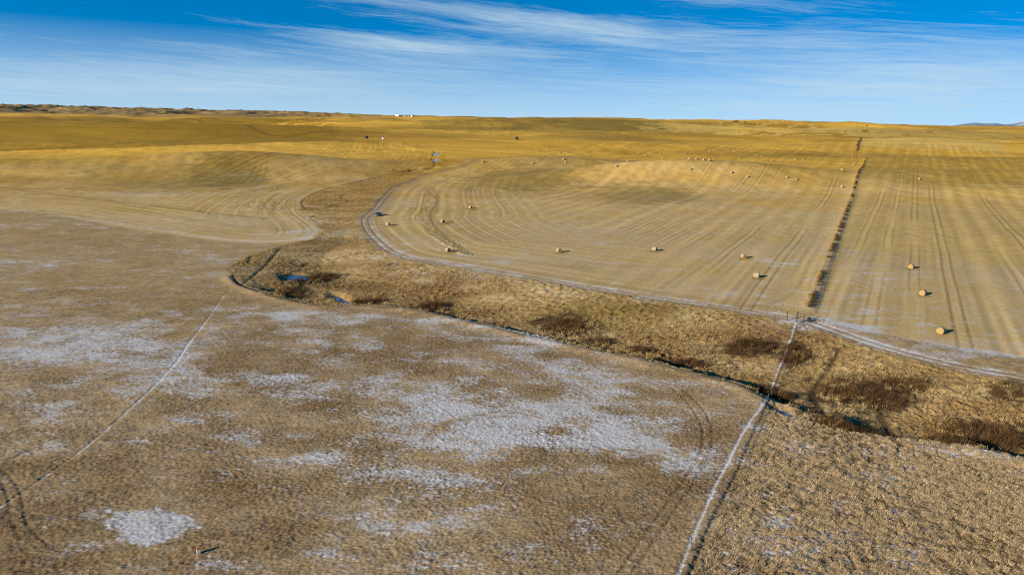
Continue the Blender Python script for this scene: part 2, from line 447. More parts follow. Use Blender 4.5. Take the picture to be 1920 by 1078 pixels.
fieldpoly([(780, 226), (960, 227), (940, 232), (800, 231)], (.20, .135, .028), .7)
# right field beyond the frosted part: uncut golden stubble
olive = Zright * (1 - inside(gx, gy, RF_FROST)) * (1 - farm)
base = mix(base, np.array([.430, .298, .100]), olive * .8)
# greener faces of the rises; the left mound's shaded right flank painted in too
def blob(px, py, rx, ry, soft=.5, rot=0):
    """soft ellipse on the ground around a spot, metres from the picture radii"""
    c = march(full_height, [px], [py])[0]; d = math.hypot(*c)
    sl = math.hypot(d, H); ax = c[1] * F_[1] - H * F_[2]
    wx = rx * ax / FPX; wy = ry * sl * d / (H * FPX) if d < 400 else ry * sl * sl / (H * FPX) * .8
    t = c / d
    ey = (gy - c[1]) / t[1]; ex = (gx - c[0]) - ey * t[0]
    cr, sr = math.cos(rot), math.sin(rot)
    e1 = (ex * cr + ey * sr) / wx; e2 = (-ex * sr + ey * cr) / wy
    q = np.sqrt(e1 * e1 + e2 * e2) + .75 * nM + .5 * nL + .35 * nS * sst(400, 100, d)
    return 1 - sst(1 - soft, 1 + soft, q)
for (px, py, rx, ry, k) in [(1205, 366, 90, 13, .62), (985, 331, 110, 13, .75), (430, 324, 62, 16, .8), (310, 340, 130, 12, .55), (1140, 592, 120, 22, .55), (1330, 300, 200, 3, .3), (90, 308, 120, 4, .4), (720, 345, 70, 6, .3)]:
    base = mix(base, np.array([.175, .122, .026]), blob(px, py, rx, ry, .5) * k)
for (px, py, rx, ry, k) in [(1050, 234, 175, 9, .7), (860, 232, 90, 6, .5), (1780, 245, 150, 4, .4)]:
    base = mix(base, np.array([.165, .115, .024]), blob(px, py, rx, ry, .5) * k)
# brown shrub ground
SHRUBS = [  # px, py, rx, ry (picture), label words
    (1408, 652, 50, 13), (1492, 668, 26, 20), (1292, 685, 42, 9), (1590, 735, 62, 20), (1660, 752, 50, 14), (1590, 803, 72, 19),
    (1430, 738, 24, 14), (1468, 748, 18, 10), (1055, 612, 52, 16), (1120, 641, 34, 6), (1200, 657, 20, 5), (812, 575, 36, 9), (690, 567, 42, 6),
    (545, 549, 32, 9), (605, 521, 36, 9), (556, 527, 14, 7), (1855, 822, 85, 18), (1690, 722, 46, 10), (1770, 828, 40, 9), (1890, 735, 30, 14)]
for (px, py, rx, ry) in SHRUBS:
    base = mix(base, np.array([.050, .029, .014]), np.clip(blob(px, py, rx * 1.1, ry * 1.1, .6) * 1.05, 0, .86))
# loose chaff round the nearer bales
NEAR_BALES = [(1764, 624), (1730, 553), (1708, 502), (1418, 520), (1394, 484), (1227, 470), (1048, 473), (840, 472), (727, 423), (830, 418), (882, 391)]
for (px, py) in NEAR_BALES:
    base = mix(base, np.array([.300, .185, .045]), blob(px + 3, py + 1, 14, 3.2, .5) * .85)

gap = np.zeros_like(gx); gap[near] = rt * sst(.12, -.25, perlin(X / .95, Y / .95, 117)) * sst(140, 70, D)
base = base * (1 - .25 * gap)[:, None]
# --- frost
for f_ in [(520, 640, 520, 70, .11), (900, 790, 420, 100, .16), (150, 640, 260, 50, .10), (300, 520, 420, 50, .03), (420, 930, 500, 120, .05), (1300, 1000, 200, 80, .08)]:
    frost = frost + f_[4] * blob(*f_[:4], .9)
def add(px, py, rx, ry, k, soft=.6, rot=0):
    global frost
    k = k * (.68 if k < .9 else .95)
    frost = frost + k * blob(px, py, rx * 1.15, ry * 1.15, soft if soft < .5 else .85, rot)
for f in [(315, 688, 55, 30, .62), (250, 655, 90, 14, .38), (60, 628, 90, 12, .5), (120, 668, 70, 7, .5), (20, 665, 50, 8, .5), (190, 640, 70, 12, .3),
          (180, 568, 60, 7, .3), (330, 592, 26, 7, .42), (240, 612, 60, 10, .25), (30, 545, 60, 8, .3), (40, 500, 60, 10, .3), (170, 545, 40, 6, .25),
          (480, 705, 90, 18, .42), (580, 742, 75, 16, .52), (520, 715, 60, 12, .35), (360, 735, 28, 10, .5), (362, 790, 22, 5, .55), (690, 720, 90, 25, .35),
          (610, 680, 60, 12, .3), (480, 585, 90, 10, .42), (640, 595, 110, 10, .40), (810, 605, 120, 10, .42), (930, 632, 90, 12, .42), (560, 640, 160, 22, .22),
          (800, 660, 160, 25, .25), (1010, 650, 50, 18, .45), (1060, 690, 60, 24, .50), (1110, 735, 55, 28, .45), (880, 760, 110, 28, .42), (900, 815, 90, 22, .48),
          (1020, 835, 110, 20, .48), (1130, 830, 90, 26, .50), (1230, 862, 90, 20, .58), (1310, 878, 50, 24, .60), (1100, 790, 80, 26, .42), (990, 780, 90, 22, .38), (1190, 800, 50, 22, .45),
          (830, 745, 40, 20, .4), (760, 770, 60, 16, .3), (280, 988, 74, 24, .95, .28), (200, 957, 12, 4, .5), (372, 995, 10, 8, .5), (145, 1020, 50, 10, .45),
          (590, 848, 40, 9, .5), (450, 825, 40, 8, .35), (620, 858, 30, 8, .35), (730, 935, 28, 8, .55), (740, 990, 40, 8, .4), (610, 1040, 40, 10, .4),
          (400, 1062, 60, 12, .55), (220, 1062, 60, 6, .45), (130, 1070, 40, 8, .5), (1030, 930, 14, 6, .5), (1270, 1010, 26, 12, .45), (1040, 1050, 40, 8, .4),
          (1520, 992, 110, 20, .30), (1490, 975, 30, 8, .4), (1700, 1010, 120, 16, .22), (1750, 845, 100, 8, .35), (1870, 855, 60, 8, .35), (1560, 1010, 30, 14, .3),
          (95, 765, 45, 8, .4), (70, 775, 30, 5, .4), (640, 880, 120, 18, .2), (860, 900, 80, 10, .2),
          (850, 518, 70, 9, .42), (770, 512, 40, 7, .3), (660, 495, 70, 9, .25), (1480, 612, 50, 7, .5), (1200, 563, 30, 4, .4), (420, 492, 30, 9, .3), (380, 510, 60, 14, .2),
          (250, 358, 190, 9, .20), (300, 368, 120, 6, .20), (60, 325, 120, 6, .20), (100, 380, 160, 12, .12), (330, 284, 130, 4, .24), (450, 340, 60, 8, .22),
          (560, 298, 45, 4, .36), (60, 292, 90, 3, .22), (590, 428, 34, 18, .30), (500, 440, 90, 12, .2), (220, 424, 140, 9, .26), (520, 400, 60, 20, .16), (560, 380, 30, 16, .25),
          (1600, 520, 70, 50, .34), (1580, 590, 60, 14, .34), (1690, 615, 120, 14, .30), (1860, 655, 120, 10, .34), (1760, 560, 140, 40, .14), (1455, 495, 45, 7, .42), (1480, 540, 60, 20, .22),
          (1350, 565, 120, 10, .22), (1100, 530, 160, 14, .20), (900, 490, 60, 10, .40), (780, 470, 60, 14, .22), (720, 440, 40, 16, .18), (800, 400, 70, 20, .12),
          (1150, 450, 200, 20, .10), (60, 212, 60, 3, .3), (150, 214, 50, 3, .35), (480, 213, 80, 2, .3), (20, 257, 50, 3, .45), (650, 220, 60, 2, .35), (1215, 352, 140, 5, .12)]:
    add(*f)
frost += trk * (.12 + .30 * rut * (1 + nS) + .10 * np.exp(-((dT - 2.6) / .8) ** 2)) * sst(330, 230, gd) * np.where(sT > 0, 1.0, .9)
kA *= 1 - .22 * trk * sst(150, 300, gd) * (1 - .6 * mid)
d_, s_, a_ = seg_dist(gx, gy, RIGHT_EDGE, 8); frost += .38 * np.exp(-((d_ - .3) / 1.1) ** 2)
base = mix(base, np.array([.30, .22, .14]), trk * .6 * (1 - farm))
base = mix(base, np.array([.335, .215, .075]), np.exp(-((dT - 4.2) / 1.1) ** 2) * .6 * (1 - farm))
frost += past * (.10 + .30 * np.clip(.1 - nL, 0, .6) + .12 * np.clip(nM, -.4, .4)) + .07 * stub * sst(330, 160, gd)
frost -= .10 * rough_side
frost += .08 * gap
frost *= (1 - .9 * farm) * (1 - .75 * stand)
nQ = fbm(gx / 3.2, gy / 4.5, 3, 141); nR = fbm(gx / 9 + gy / 30, gy / 24, 3, 145)
kA *= 1 + (.26 * nQ * sst(150, 260, gd) + .30 * nR * sst(250, 420, gd)) * sst(2500, 700, gd) * (stub + Zval)
kA *= 1 + .42 * nS * (past + 1.6 * Zval + .35 * stub) * sst(500, 100, gd) + .30 * nW * past
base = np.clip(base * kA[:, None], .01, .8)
frost = np.clip(frost, 0, 1.2)

# ------------------------------------------------------------------ materials
def nt(name):
    m = bpy.data.materials.new(name); m.use_nodes = True
    t = m.node_tree; t.nodes.clear()
    return m, t, t.nodes, t.links
def N(t, kind, **kw):
    n = t.nodes.new(kind)
    for k, v in kw.items():
        if k.startswith('i_'):
            key = k[2:]; n.inputs[int(key) if key.isdigit() else key.replace('_', ' ')].default_value = v
        else: setattr(n, k, v)
    return n
def math_(t, op, a, b=None, c=None, clamp=False):
    n = t.nodes.new('ShaderNodeMath'); n.operation = op; n.use_clamp = clamp
    for i, v in enumerate((a, b, c)):
        if v is None: continue
        if isinstance(v, (int, float)): n.inputs[i].default_value = v
        else: t.links.new(v, n.inputs[i])
    return n.outputs[0]
def vmul(t, a, b):
    n = t.nodes.new('ShaderNodeVectorMath'); n.operation = 'MULTIPLY'
    for i, v in enumerate((a, b)):
        if isinstance(v, (tuple, list)): n.inputs[i].default_value = v
        else: t.links.new(v, n.inputs[i])
    return n.outputs[0]
def noise(t, vec, scale, detail=4, rough=.55, dist=0.0):
    n = N(t, 'ShaderNodeTexNoise', i_Scale=scale, i_Detail=detail, i_Roughness=rough, i_Distortion=dist)
    t.links.new(vec, n.inputs['Vector']); return n.outputs['Fac']
def mixc(t, f, a, b, mode='MIX'):
    n = t.nodes.new('ShaderNodeMix'); n.data_type = 'RGBA'; n.blend_type = mode
    for s, v in ((n.inputs[0], f), (n.inputs[6], a), (n.inputs[7], b)):
        if isinstance(v, (int, float)): s.default_value = v
        elif isinstance(v, (tuple, list)): s.default_value = (*v, 1) if len(v) == 3 else v
        else: t.links.new(v, s)
    return n.outputs[2]
def out(t, bsdf):
    o = t.nodes.new('ShaderNodeOutputMaterial'); t.links.new(bsdf, o.inputs['Surface'])
def principled(t, col, rough=.9, spec=.2, metallic=0, normal=None, coat=0):
    b = t.nodes.new('ShaderNodeBsdfPrincipled')
    for k, v in (('Base Color', col), ('Roughness', rough), ('Specular IOR Level', spec), ('Metallic', metallic), ('Coat Weight', coat)):
        if isinstance(v, (tuple, list)): b.inputs[k].default_value = (*v, 1)
        elif isinstance(v, (int, float)): b.inputs[k].default_value = v
        else: t.links.new(v, b.inputs[k])
    if normal is not None: t.links.new(normal, b.inputs['Normal'])
    out(t, b.outputs[0]); return b

def ground_material():
    m, t, n, l = nt('ground_cover')
    pos = N(t, 'ShaderNodeNewGeometry').outputs['Position']
    a = N(t, 'ShaderNodeAttribute', attribute_name='base').outputs['Color']
    fr = N(t, 'ShaderNodeAttribute', attribute_name='frost').outputs['Fac']
    tx = N(t, 'ShaderNodeAttribute', attribute_name='texture').outputs['Fac']
    gl = N(t, 'ShaderNodeMapping'); gl.inputs['Rotation'].default_value = (0, 0, R(-30)); gl.inputs['Scale'].default_value = (.6, 1.25, 1)
    l.new(pos, gl.inputs['Vector'])
    n1 = noise(t, gl.outputs[0], 2.8, 9, .74); n2 = noise(t, pos, .33, 5, .6); n3 = noise(t, pos, 7.0, 3, .6)
    k = math_(t, 'ADD', math_(t, 'MULTIPLY', math_(t, 'SUBTRACT', n1, .5), 2.6), 1.0)
    k = math_(t, 'ADD', math_(t, 'MULTIPLY', math_(t, 'SUBTRACT', n3, .5), .9), k)
    k = math_(t, 'MAXIMUM', k, .18)
    k = math_(t, 'ADD', 1.0, math_(t, 'MULTIPLY', math_(t, 'SUBTRACT', k, 1.0), tx))
    kk = N(t, 'ShaderNodeCombineXYZ')
    for i in range(3): l.new(k, kk.inputs[i])
    col = vmul(t, a, kk.outputs[0])
    warm = vmul(t, col, (1.10, .97, .72))
    col = mixc(t, math_(t, 'MULTIPLY', math_(t, 'SUBTRACT', n2, .3), 1.5, clamp=True), col, warm)
    # frost settles between the tufts
    st = N(t, 'ShaderNodeMapping'); st.inputs['Rotation'].default_value = (0, 0, R(20)); st.inputs['Scale'].default_value = (.75, 1.2, 1)
    l.new(pos, st.inputs['Vector'])
    nf = noise(t, st.outputs[0], 2.3, 9, .78)
    nf2 = noise(t, st.outputs[0], .22, 7, .68); nf3 = noise(t, st.outputs[0], .06, 3, .5)
    f = math_(t, 'ADD', fr, math_(t, 'MULTIPLY', math_(t, 'SUBTRACT', nf, .5), 3.2))
    f = math_(t, 'ADD', f, math_(t, 'MULTIPLY', math_(t, 'SUBTRACT', nf2, .5), 2.7))
    f = math_(t, 'ADD', f, math_(t, 'MULTIPLY', math_(t, 'SUBTRACT', nf3, .5), .6))
    f = math_(t, 'MULTIPLY', math_(t, 'SUBTRACT', f, .40), 2.2, clamp=True)
    f = math_(t, 'MULTIPLY', f, .82)
    f = math_(t, 'MULTIPLY', f, math_(t, 'MULTIPLY', fr, 12.0, clamp=True))
    col = mixc(t, f, col, (.47, .458, .45))
    bp = N(t, 'ShaderNodeBump', i_Distance=.10)
    l.new(math_(t, 'MULTIPLY', tx, .55), bp.inputs['Strength'])
    l.new(math_(t, 'ADD', n1, math_(t, 'MULTIPLY', n3, .4)), bp.inputs['Height'])
    principled(t, col, .95, .08, normal=bp.outputs[0])
    return m
M_GROUND = ground_material()

def simple(name, col, rough=.8, spec=.3, metallic=0, var=.25, scale=6.0, coat=0):
    m, t, n, l = nt(name)
    tc = N(t, 'ShaderNodeTexCoord').outputs['Object']
    v = noise(t, tc, scale, 4, .6)
    c = mixc(t, v, tuple(x * (1 - var) for x in col), tuple(min(1, x * (1 + var)) for x in col))
    principled(t, c, rough, spec, metallic, coat=coat); return m

# ------------------------------------------------------------------ mesh helpers
def np_mesh(name, verts, faces, mat, attrs=None, smooth=True, nside=4):
    me = bpy.data.meshes.new(name)
    nv, nf = len(verts), len(faces)
    me.vertices.add(nv); me.vertices.foreach_set('co', np.ascontiguousarray(verts, np.float32).ravel())
    me.loops.add(nf * nside); me.loops.foreach_set('vertex_index', np.ascontiguousarray(faces, np.int32).ravel())
    me.polygons.add(nf); me.polygons.foreach_set('loop_start', np.arange(0, nf * nside, nside, dtype=np.int32))
    try: me.polygons.foreach_set('loop_total', np.full(nf, nside, np.int32))
    except Exception: pass
    me.polygons.foreach_set('use_smooth', np.full(nf, smooth, bool))
    me.update(calc_edges=True)
    for k, v in (attrs or {}).items():
        if v.ndim == 2:
            at_ = me.attributes.new(k, 'FLOAT_COLOR', 'POINT')
            at_.data.foreach_set('color', np.ascontiguousarray(np.column_stack([v, np.ones(nv)]), np.float32).ravel())
        else:
            at_ = me.attributes.new(k, 'FLOAT', 'POINT'); at_.data.foreach_set('value', np.ascontiguousarray(v, np.float32))
    me.materials.append(mat)
    o = bpy.data.objects.new(name, me); COL.objects.link(o); return o

class MB:
    """collects simple shapes into one mesh"""
    def __init__(s): s.v = []; s.f = []
    def add(s, v, f):
        b = len(s.v); s.v += [tuple(x) for x in v]; s.f += [tuple(i + b for i in q) for q in f]; return s
    def box(s, c, size, rot=None, bevel=0.0):
        sx, sy, sz = (q / 2 for q in size)
        if bevel <= 0:
            v = [Vector((x * sx, y * sy, z * sz)) for z in (-1, 1) for y in (-1, 1) for x in (-1, 1)]
            f = [(0, 2, 3, 1), (4, 5, 7, 6), (0, 1, 5, 4), (2, 6, 7, 3), (0, 4, 6, 2), (1, 3, 7, 5)]
        else:
            b = bevel; ring = [(-sx + b, -sy), (sx - b, -sy), (sx, -sy + b), (sx, sy - b), (sx - b, sy), (-sx + b, sy), (-sx, sy - b), (-sx, -sy + b)]
            v = []
            for z, k in ((-sz, b), (-sz + b, 0), (sz - b, 0), (sz, b)):
                for (x, y) in ring:
                    v.append(Vector((x * (1 - k / sx), y * (1 - k / sy), z)))
            f = [tuple(range(7, -1, -1)), tuple(range(24, 32))]
            for r in range(3):
                for i in range(8): f.append((r * 8 + i, r * 8 + (i + 1) % 8, r * 8 + 8 + (i + 1) % 8, r * 8 + 8 + i))
        if rot: v = [rot @ q for q in v]
        return s.add([q + Vector(c) for q in v], f)
    def tube(s, a, b, r0, r1=None, n=8):
        a, b = Vector(a), Vector(b); r1 = r0 if r1 is None else r1
        z = (b - a).normalized(); x = z.orthogonal().normalized(); y = z.cross(x)
        v = [a + (x * math.cos(2 * math.pi * i / n) + y * math.sin(2 * math.pi * i / n)) * r0 for i in range(n)]
        v += [b + (x * math.cos(2 * math.pi * i / n) + y * math.sin(2 * math.pi * i / n)) * r1 for i in range(n)]
        f = [(i, (i + 1) % n, n + (i + 1) % n, n + i) for i in range(n)] + [tuple(range(n - 1, -1, -1)), tuple(range(n, 2 * n))]
        return s.add(v, f)
    def prism(s, prof, w, axis='y', x0=0.0):
        """extrude a side profile [(x, z)] to width w along y"""
        n = len(prof)
        v = [(x, -w / 2 + x0, z) for x, z in prof] + [(x, w / 2 + x0, z) for x, z in prof]
        f = [tuple(range(n)), tuple(range(2 * n - 1, n - 1, -1))] + [(i, n + i, n + (i + 1) % n, (i + 1) % n) for i in range(n)]
        return s.add(v, f)
    def lathe(s, prof, c=(0, 0, 0), axis='y', n=24):
        """profile [(radius, along)] turned about an axis"""
        m = len(prof); v = []
        for r, h in prof:
            for i in range(n):
                a = 2 * math.pi * i / n
                p = (r * math.cos(a), h, r * math.sin(a)) if axis == 'y' else (r * math.cos(a), r * math.sin(a), h)
                v.append((p[0] + c[0], p[1] + c[1], p[2] + c[2]))
        f = [(k * n + i, k * n + (i + 1) % n, (k + 1) * n + (i + 1) % n, (k + 1) * n + i) for k in range(m - 1) for i in range(n)]
        return s.add(v, f)
    def build(s, name, mat, parent=None, smooth=False):
        me = bpy.data.meshes.new(name); me.from_pydata(s.v, [], s.f); me.validate()
        import bmesh
        bm = bmesh.new(); bm.from_mesh(me); bmesh.ops.recalc_face_normals(bm, faces=bm.faces); bm.to_mesh(me); bm.free()
        me.polygons.foreach_set('use_smooth', [smooth] * len(me.polygons))
        me.materials.append(mat)
        o = bpy.data.objects.new(name, me); COL.objects.link(o)
        if parent: o.parent = parent
        return o
def tag(o, label, cat, group=None):
    o['label'] = label; o['category'] = cat
    if group: o['group'] = group
    return o
def thing(name, loc, label, cat, group=None, rz=0.0):
    o = bpy.data.objects.new(name, None); COL.objects.link(o)
    o.location = [float(v) for v in loc]; o.rotation_euler = (0, 0, rz); o.empty_display_size = .3
    return tag(o, label, cat, group)
def dup(root, loc, rz, label, group=None, scale=1.0):
    r = root.copy(); COL.objects.link(r); r.location = [float(v) for v in loc]; r.rotation_euler = (0, 0, rz); r.scale = (scale,) * 3
    r['label'] = label
    if group: r['group'] = group
    for ch in list(root.children):
        c = ch.copy(); COL.objects.link(c); c.parent = r
        for g in ch.children:
            e = g.copy(); COL.objects.link(e); e.parent = c
    return r

# ------------------------------------------------------------------ ground objects: one sheet, cut along the zones
idx = np.arange(NR * NA).reshape(NR, NA)
quads = np.stack([idx[:-1, :-1], idx[:-1, 1:], idx[1:, 1:], idx[1:, :-1]], -1).reshape(-1, 4)
zone = np.zeros(NR * NA, int)
zone[(stub > 0)] = 1
zone[Zval > 0] = 3
zone[(trk > .5) & (gd < 520)] = 2
q0 = quads[:, 0]; zq = zone[q0].copy()
zq[(zq == 1) & (Zright[q0] > 0)] = 4
zq[(zq == 1) & (Zleft[q0] > 0)] = 5
texv = (.70 * past + 1.0 * Zval + .50 * stub) * sst(1400, 250, gd) + .10
gv = np.column_stack([gx, gy, gz])
for z, name in ((0, 'ground'), (1, 'stubble_field'), (2, 'dirt_track'), (3, 'creek_valley'), (4, 'stubble_field'), (5, 'stubble_field')):
    fq = quads[zq == z]
    if z == 0:      # close the hole under the camera
        pass
    u, inv = np.unique(fq, return_inverse=True)
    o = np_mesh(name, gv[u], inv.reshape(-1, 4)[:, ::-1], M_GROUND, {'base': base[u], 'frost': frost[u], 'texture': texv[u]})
    o['kind'] = 'structure'
cap = np.column_stack([gx[:NA], gy[:NA], gz[:NA]])

# height lookup on the sheet itself
def ground_z(x, y):
    d = np.hypot(x, y); a = np.arctan2(x, y)
    i = np.clip(np.searchsorted(DR, d) - 1, 0, NR - 2); j = np.clip(np.searchsorted(AZ, a) - 1, 0, NA - 2)
    fi = np.clip((d - DR[i]) / (DR[i + 1] - DR[i]), 0, 1); fj = np.clip((a - AZ[j]) / (AZ[j + 1] - AZ[j]), 0, 1)
    Z = gz.reshape(NR, NA)
    return (Z[i, j] * (1 - fi) + Z[i + 1, j] * fi) * (1 - fj) + (Z[i, j + 1] * (1 - fi) + Z[i + 1, j + 1] * fi) * fj
def on(px, py, ):
    p = at(px, py)
    p[:, 2] = ground_z(p[:, 0], p[:, 1]); return p

# frozen water
m, t, n_, l_ = nt('pond_ice')
pos = N(t, 'ShaderNodeNewGeometry').outputs['Position']
v = noise(t, pos, .8, 5, .6)
cr = N(t, 'ShaderNodeValToRGB'); l_.new(v, cr.inputs[0])
cr.color_ramp.elements[0].position = .42; cr.color_ramp.elements[0].color = (.010, .05, .14, 1)  # deep blue paints the reflected sky into the ice colour
cr.color_ramp.elements[1].position = .75; cr.color_ramp.elements[1].color = (.16, .26, .38, 1)
bmp = N(t, 'ShaderNodeBump', i_Strength=.08, i_Distance=.05); l_.new(noise(t, pos, 3, 3), bmp.inputs['Height'])
principled(t, cr.outputs[0], .12, .5, normal=bmp.outputs[0]); M_ICE = m
for n, p in PONDS:
    q = spline(np.vstack([p, p[:1]]), 4)[:-1]
    c = q.mean(0); q = c + (q - c) * 1.08
    z = float(full_height(c[None, 0], c[None, 1])[0]) + .22
    mb = MB(); mb.add([(x, y, z) for x, y in q], [tuple(range(len(q)))])
    o = mb.build('pond', M_ICE); o['kind'] = 'structure'

# ------------------------------------------------------------------ dry grass and shrubs as many thin blades
def blade_material(name, rough=.9):
    m, t, n, l = nt(name)
    a = N(t, 'ShaderNodeAttribute', attribute_name='base').outputs['Color']
    d = N(t, 'ShaderNodeBsdfDiffuse'); l.new(a, d.inputs['Color'])
    tr = N(t, 'ShaderNodeBsdfTranslucent'); l.new(a, tr.inputs['Color'])
    mx = N(t, 'ShaderNodeMixShader', i_Fac=.25); l.new(d.outputs[0], mx.inputs[1]); l.new(tr.outputs[0], mx.inputs[2])
    out(t, mx.outputs[0]); return m
M_BLADE = blade_material('dry_grass_blades'); M_STEM = blade_material('shrub_stems')

def blades(name, cx, cy, cz, nb, length, width, spread, lean, col, colvar, mat, g=None, lean_dir=(0.75, -0.35), upright=1.0):
    """cx.. arrays of clump centres; nb blades each, three-sided slivers bending over"""
    g = g or rng
    n = len(cx); T = n * nb
    X = np.repeat(cx, nb); Y = np.repeat(cy, nb); Z = np.repeat(cz, nb)
    sp = np.repeat(np.broadcast_to(spread, (n,)), nb); L = np.repeat(np.broadcast_to(length, (n,)), nb) * g.uniform(.55, 1.15, T)
    a = g.random(T) * 2 * np.pi; r = np.sqrt(g.random(T)) * sp
    bx = X + r * np.cos(a); by = Y + r * np.sin(a)
    ox = .55 * np.cos(a) * r / np.maximum(sp, 1e-3) + lean_dir[0] * lean + g.normal(0, .22, T)
    oy = .55 * np.sin(a) * r / np.maximum(sp, 1e-3) + lean_dir[1] * lean + g.normal(0, .22, T)
    dz = upright * np.ones(T); nn = np.sqrt(ox ** 2 + oy ** 2 + dz ** 2)
    dx, dy, dz = ox / nn * L, oy / nn * L, dz / nn * L
    w = width * g.uniform(.6, 1.3, T); th = g.random(T) * np.pi; wx, wy = np.cos(th) * w, np.sin(th) * w
    V = np.empty((T, 4, 3))
    V[:, 0] = np.column_stack([bx - wx, by - wy, Z - .05]); V[:, 1] = np.column_stack([bx + wx, by + wy, Z - .05])
    V[:, 2] = np.column_stack([bx + dx + wx * .35, by + dy + wy * .35, Z + dz]); V[:, 3] = np.column_stack([bx + dx - wx * .35, by + dy - wy * .35, Z + dz])
    ck = np.repeat(g.normal(1, colvar, n), nb) * g.normal(1, colvar * .6, T)
    C = np.clip(np.asarray(col)[None] * ck[:, None], .01, .7) if np.ndim(col) == 1 else np.clip(np.repeat(col, nb, 0) * ck[:, None], .01, .7)
    C4 = np.repeat(C, 4, 0)
    return np_mesh(name, V.reshape(-1, 3), np.arange(T * 4).reshape(T, 4), mat, {'base': C4}, smooth=False)

def sample(n, region, g=rng):
    """random spots inside a picture quadrilateral box, even over the ground"""
    (x0, y0, x1, y1) = region
    p = line([(x0, y0), (x1, y0), (x1, y1), (x0, y1)], full_height)
    lo, hi = p.min(0), p.max(0)
    q = g.uniform(lo, hi, (n, 2))
    return q[:, 0], q[:, 1]
def scatter(name, n, reg, keep, nb, length, width, spread, lean, col, var, mat=M_BLADE):
    x, y = sample(n, reg)
    k = keep(x, y); x, y = x[k], y[k]
    z = ground_z(x, y)
    o = blades(name, x, y, z, nb, length, width, spread, lean, col, var, mat); o['kind'] = 'stuff'; return o
def right_of_fence(x, y):
    d, s, a = seg_dist(x, y, PASTURE_FENCE, 120)
    return (s < 0) & (d > .8) & ~inside(x, y, VAL_POLY) & (perlin(x / .95, y / .95, 117) + .5 * fbm(x / .5, y / .5, 2, 119) > -.22 + .9 * fbm(x / 10, y / 8, 3, 121))
def in_valley(x, y):
    d, s, a = seg_dist(x, y, TRACK, 10)
    ok = inside(x, y, VAL_POLY) & (d > 5) & ~inside(x, y, MID_POLY)
    db_ = seg_dist(x, y, BANK, 70)[0]
    ok &= (fbm(x / 7, y / 6, 3, 161) + .45 * fbm(x / 30, y / 20, 2, 165) > -.02 + .22 * sst(14, 45, db_) * sst(230, 190, np.hypot(x, y)) - .12 * sst(190, 240, np.hypot(x, y))) & (seg_dist(x, y, FPATH, 4)[0] > .8) & (seg_dist(x, y, FRUT, 4)[0] > .5)
    for c in CREEK: ok &= seg_dist(x, y, c, 4)[0] > .4
    for c_, p in PONDS: ok &= ~inside(x, y, p)
    return ok
def in_pasture(x, y):
    d, s, a = seg_dist(x, y, PASTURE_FENCE, 150); e, q, b = seg_dist(x, y, COW, 3); d2, _, _ = seg_dist(x, y, FPATH, 3)
    return (s > 0) & ~inside(x, y, VAL_POLY) & ~inside(x, y, LEFT_POLY) & (e > .6) & (d2 > .5) & (fbm(x / 6, y / 5, 3, 305) > -.02)
scatter('tussock_grass', 30000, (1255, 770, 2050, 1110), right_of_fence, 18, .24, .012, .16, .9, np.array([.43, .315, .175]), .24)
scatter('marsh_grass', 60000, (420, 455, 2000, 860), in_valley, 14, .44, .022, .24, .4, np.array([.36, .25, .108]), .21)
scatter('marsh_grass', 30000, (540, 335, 830, 455), in_valley, 12, .34, .03, .75, .3, np.array([.35, .225, .080]), .16)
scatter('pasture_grass', 60000, (-80, 560, 1460, 1110), in_pasture, 9, .18, .012, .15, .6, np.array([.31, .225, .125]), .22)
# weeds caught along the field fence
al = np.concatenate([rng.uniform(0, 330, 2600), rng.uniform(330, 560, 1000)]); off = rng.normal(-.1, .34, len(al))
wx_ = FENCE[0, 0] + STRAIGHT[0] * al + STRAIGHT[1] * off; wy_ = FENCE[0, 1] + STRAIGHT[1] * al - STRAIGHT[0] * off
kk = fbm(al / 9, al * 0 + 3.3, 2, 311) > -.05
wx_, wy_, off = wx_[kk], wy_[kk], off[kk]
wc = np.where((off > -.22)[:, None], np.array([[.085, .060, .028]]), np.array([[.33, .205, .065]]))  # shaded right and sunlit left of the strip painted into clump colours
o = blades('fence_weeds', wx_, wy_, ground_z(wx_, wy_), 14, .52, .026, .24, .2, wc, .18, M_BLADE); o['kind'] = 'stuff'

# ------------------------------------------------------------------ shrub thickets in the creek valley, each its own thing
SH_LABEL = [
    'wide brown shrub thicket just left of the fence line below the gate posts',
    'dark brown shrub patch touching the right of the fence line below the gate posts',
    'long low brown shrub patch on the creek bank left of the fence line',
    'large reddish brown shrub thicket right of the fence beside the winding cattle trail',
    'brown thicket tapering off the right end of the large reddish thicket',
    'long brown shrub belt in front of the dark ice ditch, nearest the rough grass',
    'small dark shrub left of the fence where the creek crosses under it',
    'small dark shrub right of the fence at the creek crossing',
    'round dark patch of brown shrubs in the middle of the marsh grass',
    'narrow brown shrub streak on the bank right of the round dark patch',
    'smallest brown shrub tuft on the bank, left of the long low patch',
    'dark oval shrub patch at the narrow left part of the marsh',
    'thin brown shrub streak along the near bank, left of the dark oval patch',
    'brown shrub patch on the near bank below the bright blue pond',
    'dark olive shrubs directly right of the bright blue pond',
    'little black looking shrub just below the bright blue pond',
    'long dark shrub belt on the bank at the right edge of the picture',
    'olive brown shrubs behind the large reddish thicket at the right',
    'low brown shrubs joining the left end of the dark belt at the right edge',
    'faint brown shrubs beside the track at the right edge of the picture']
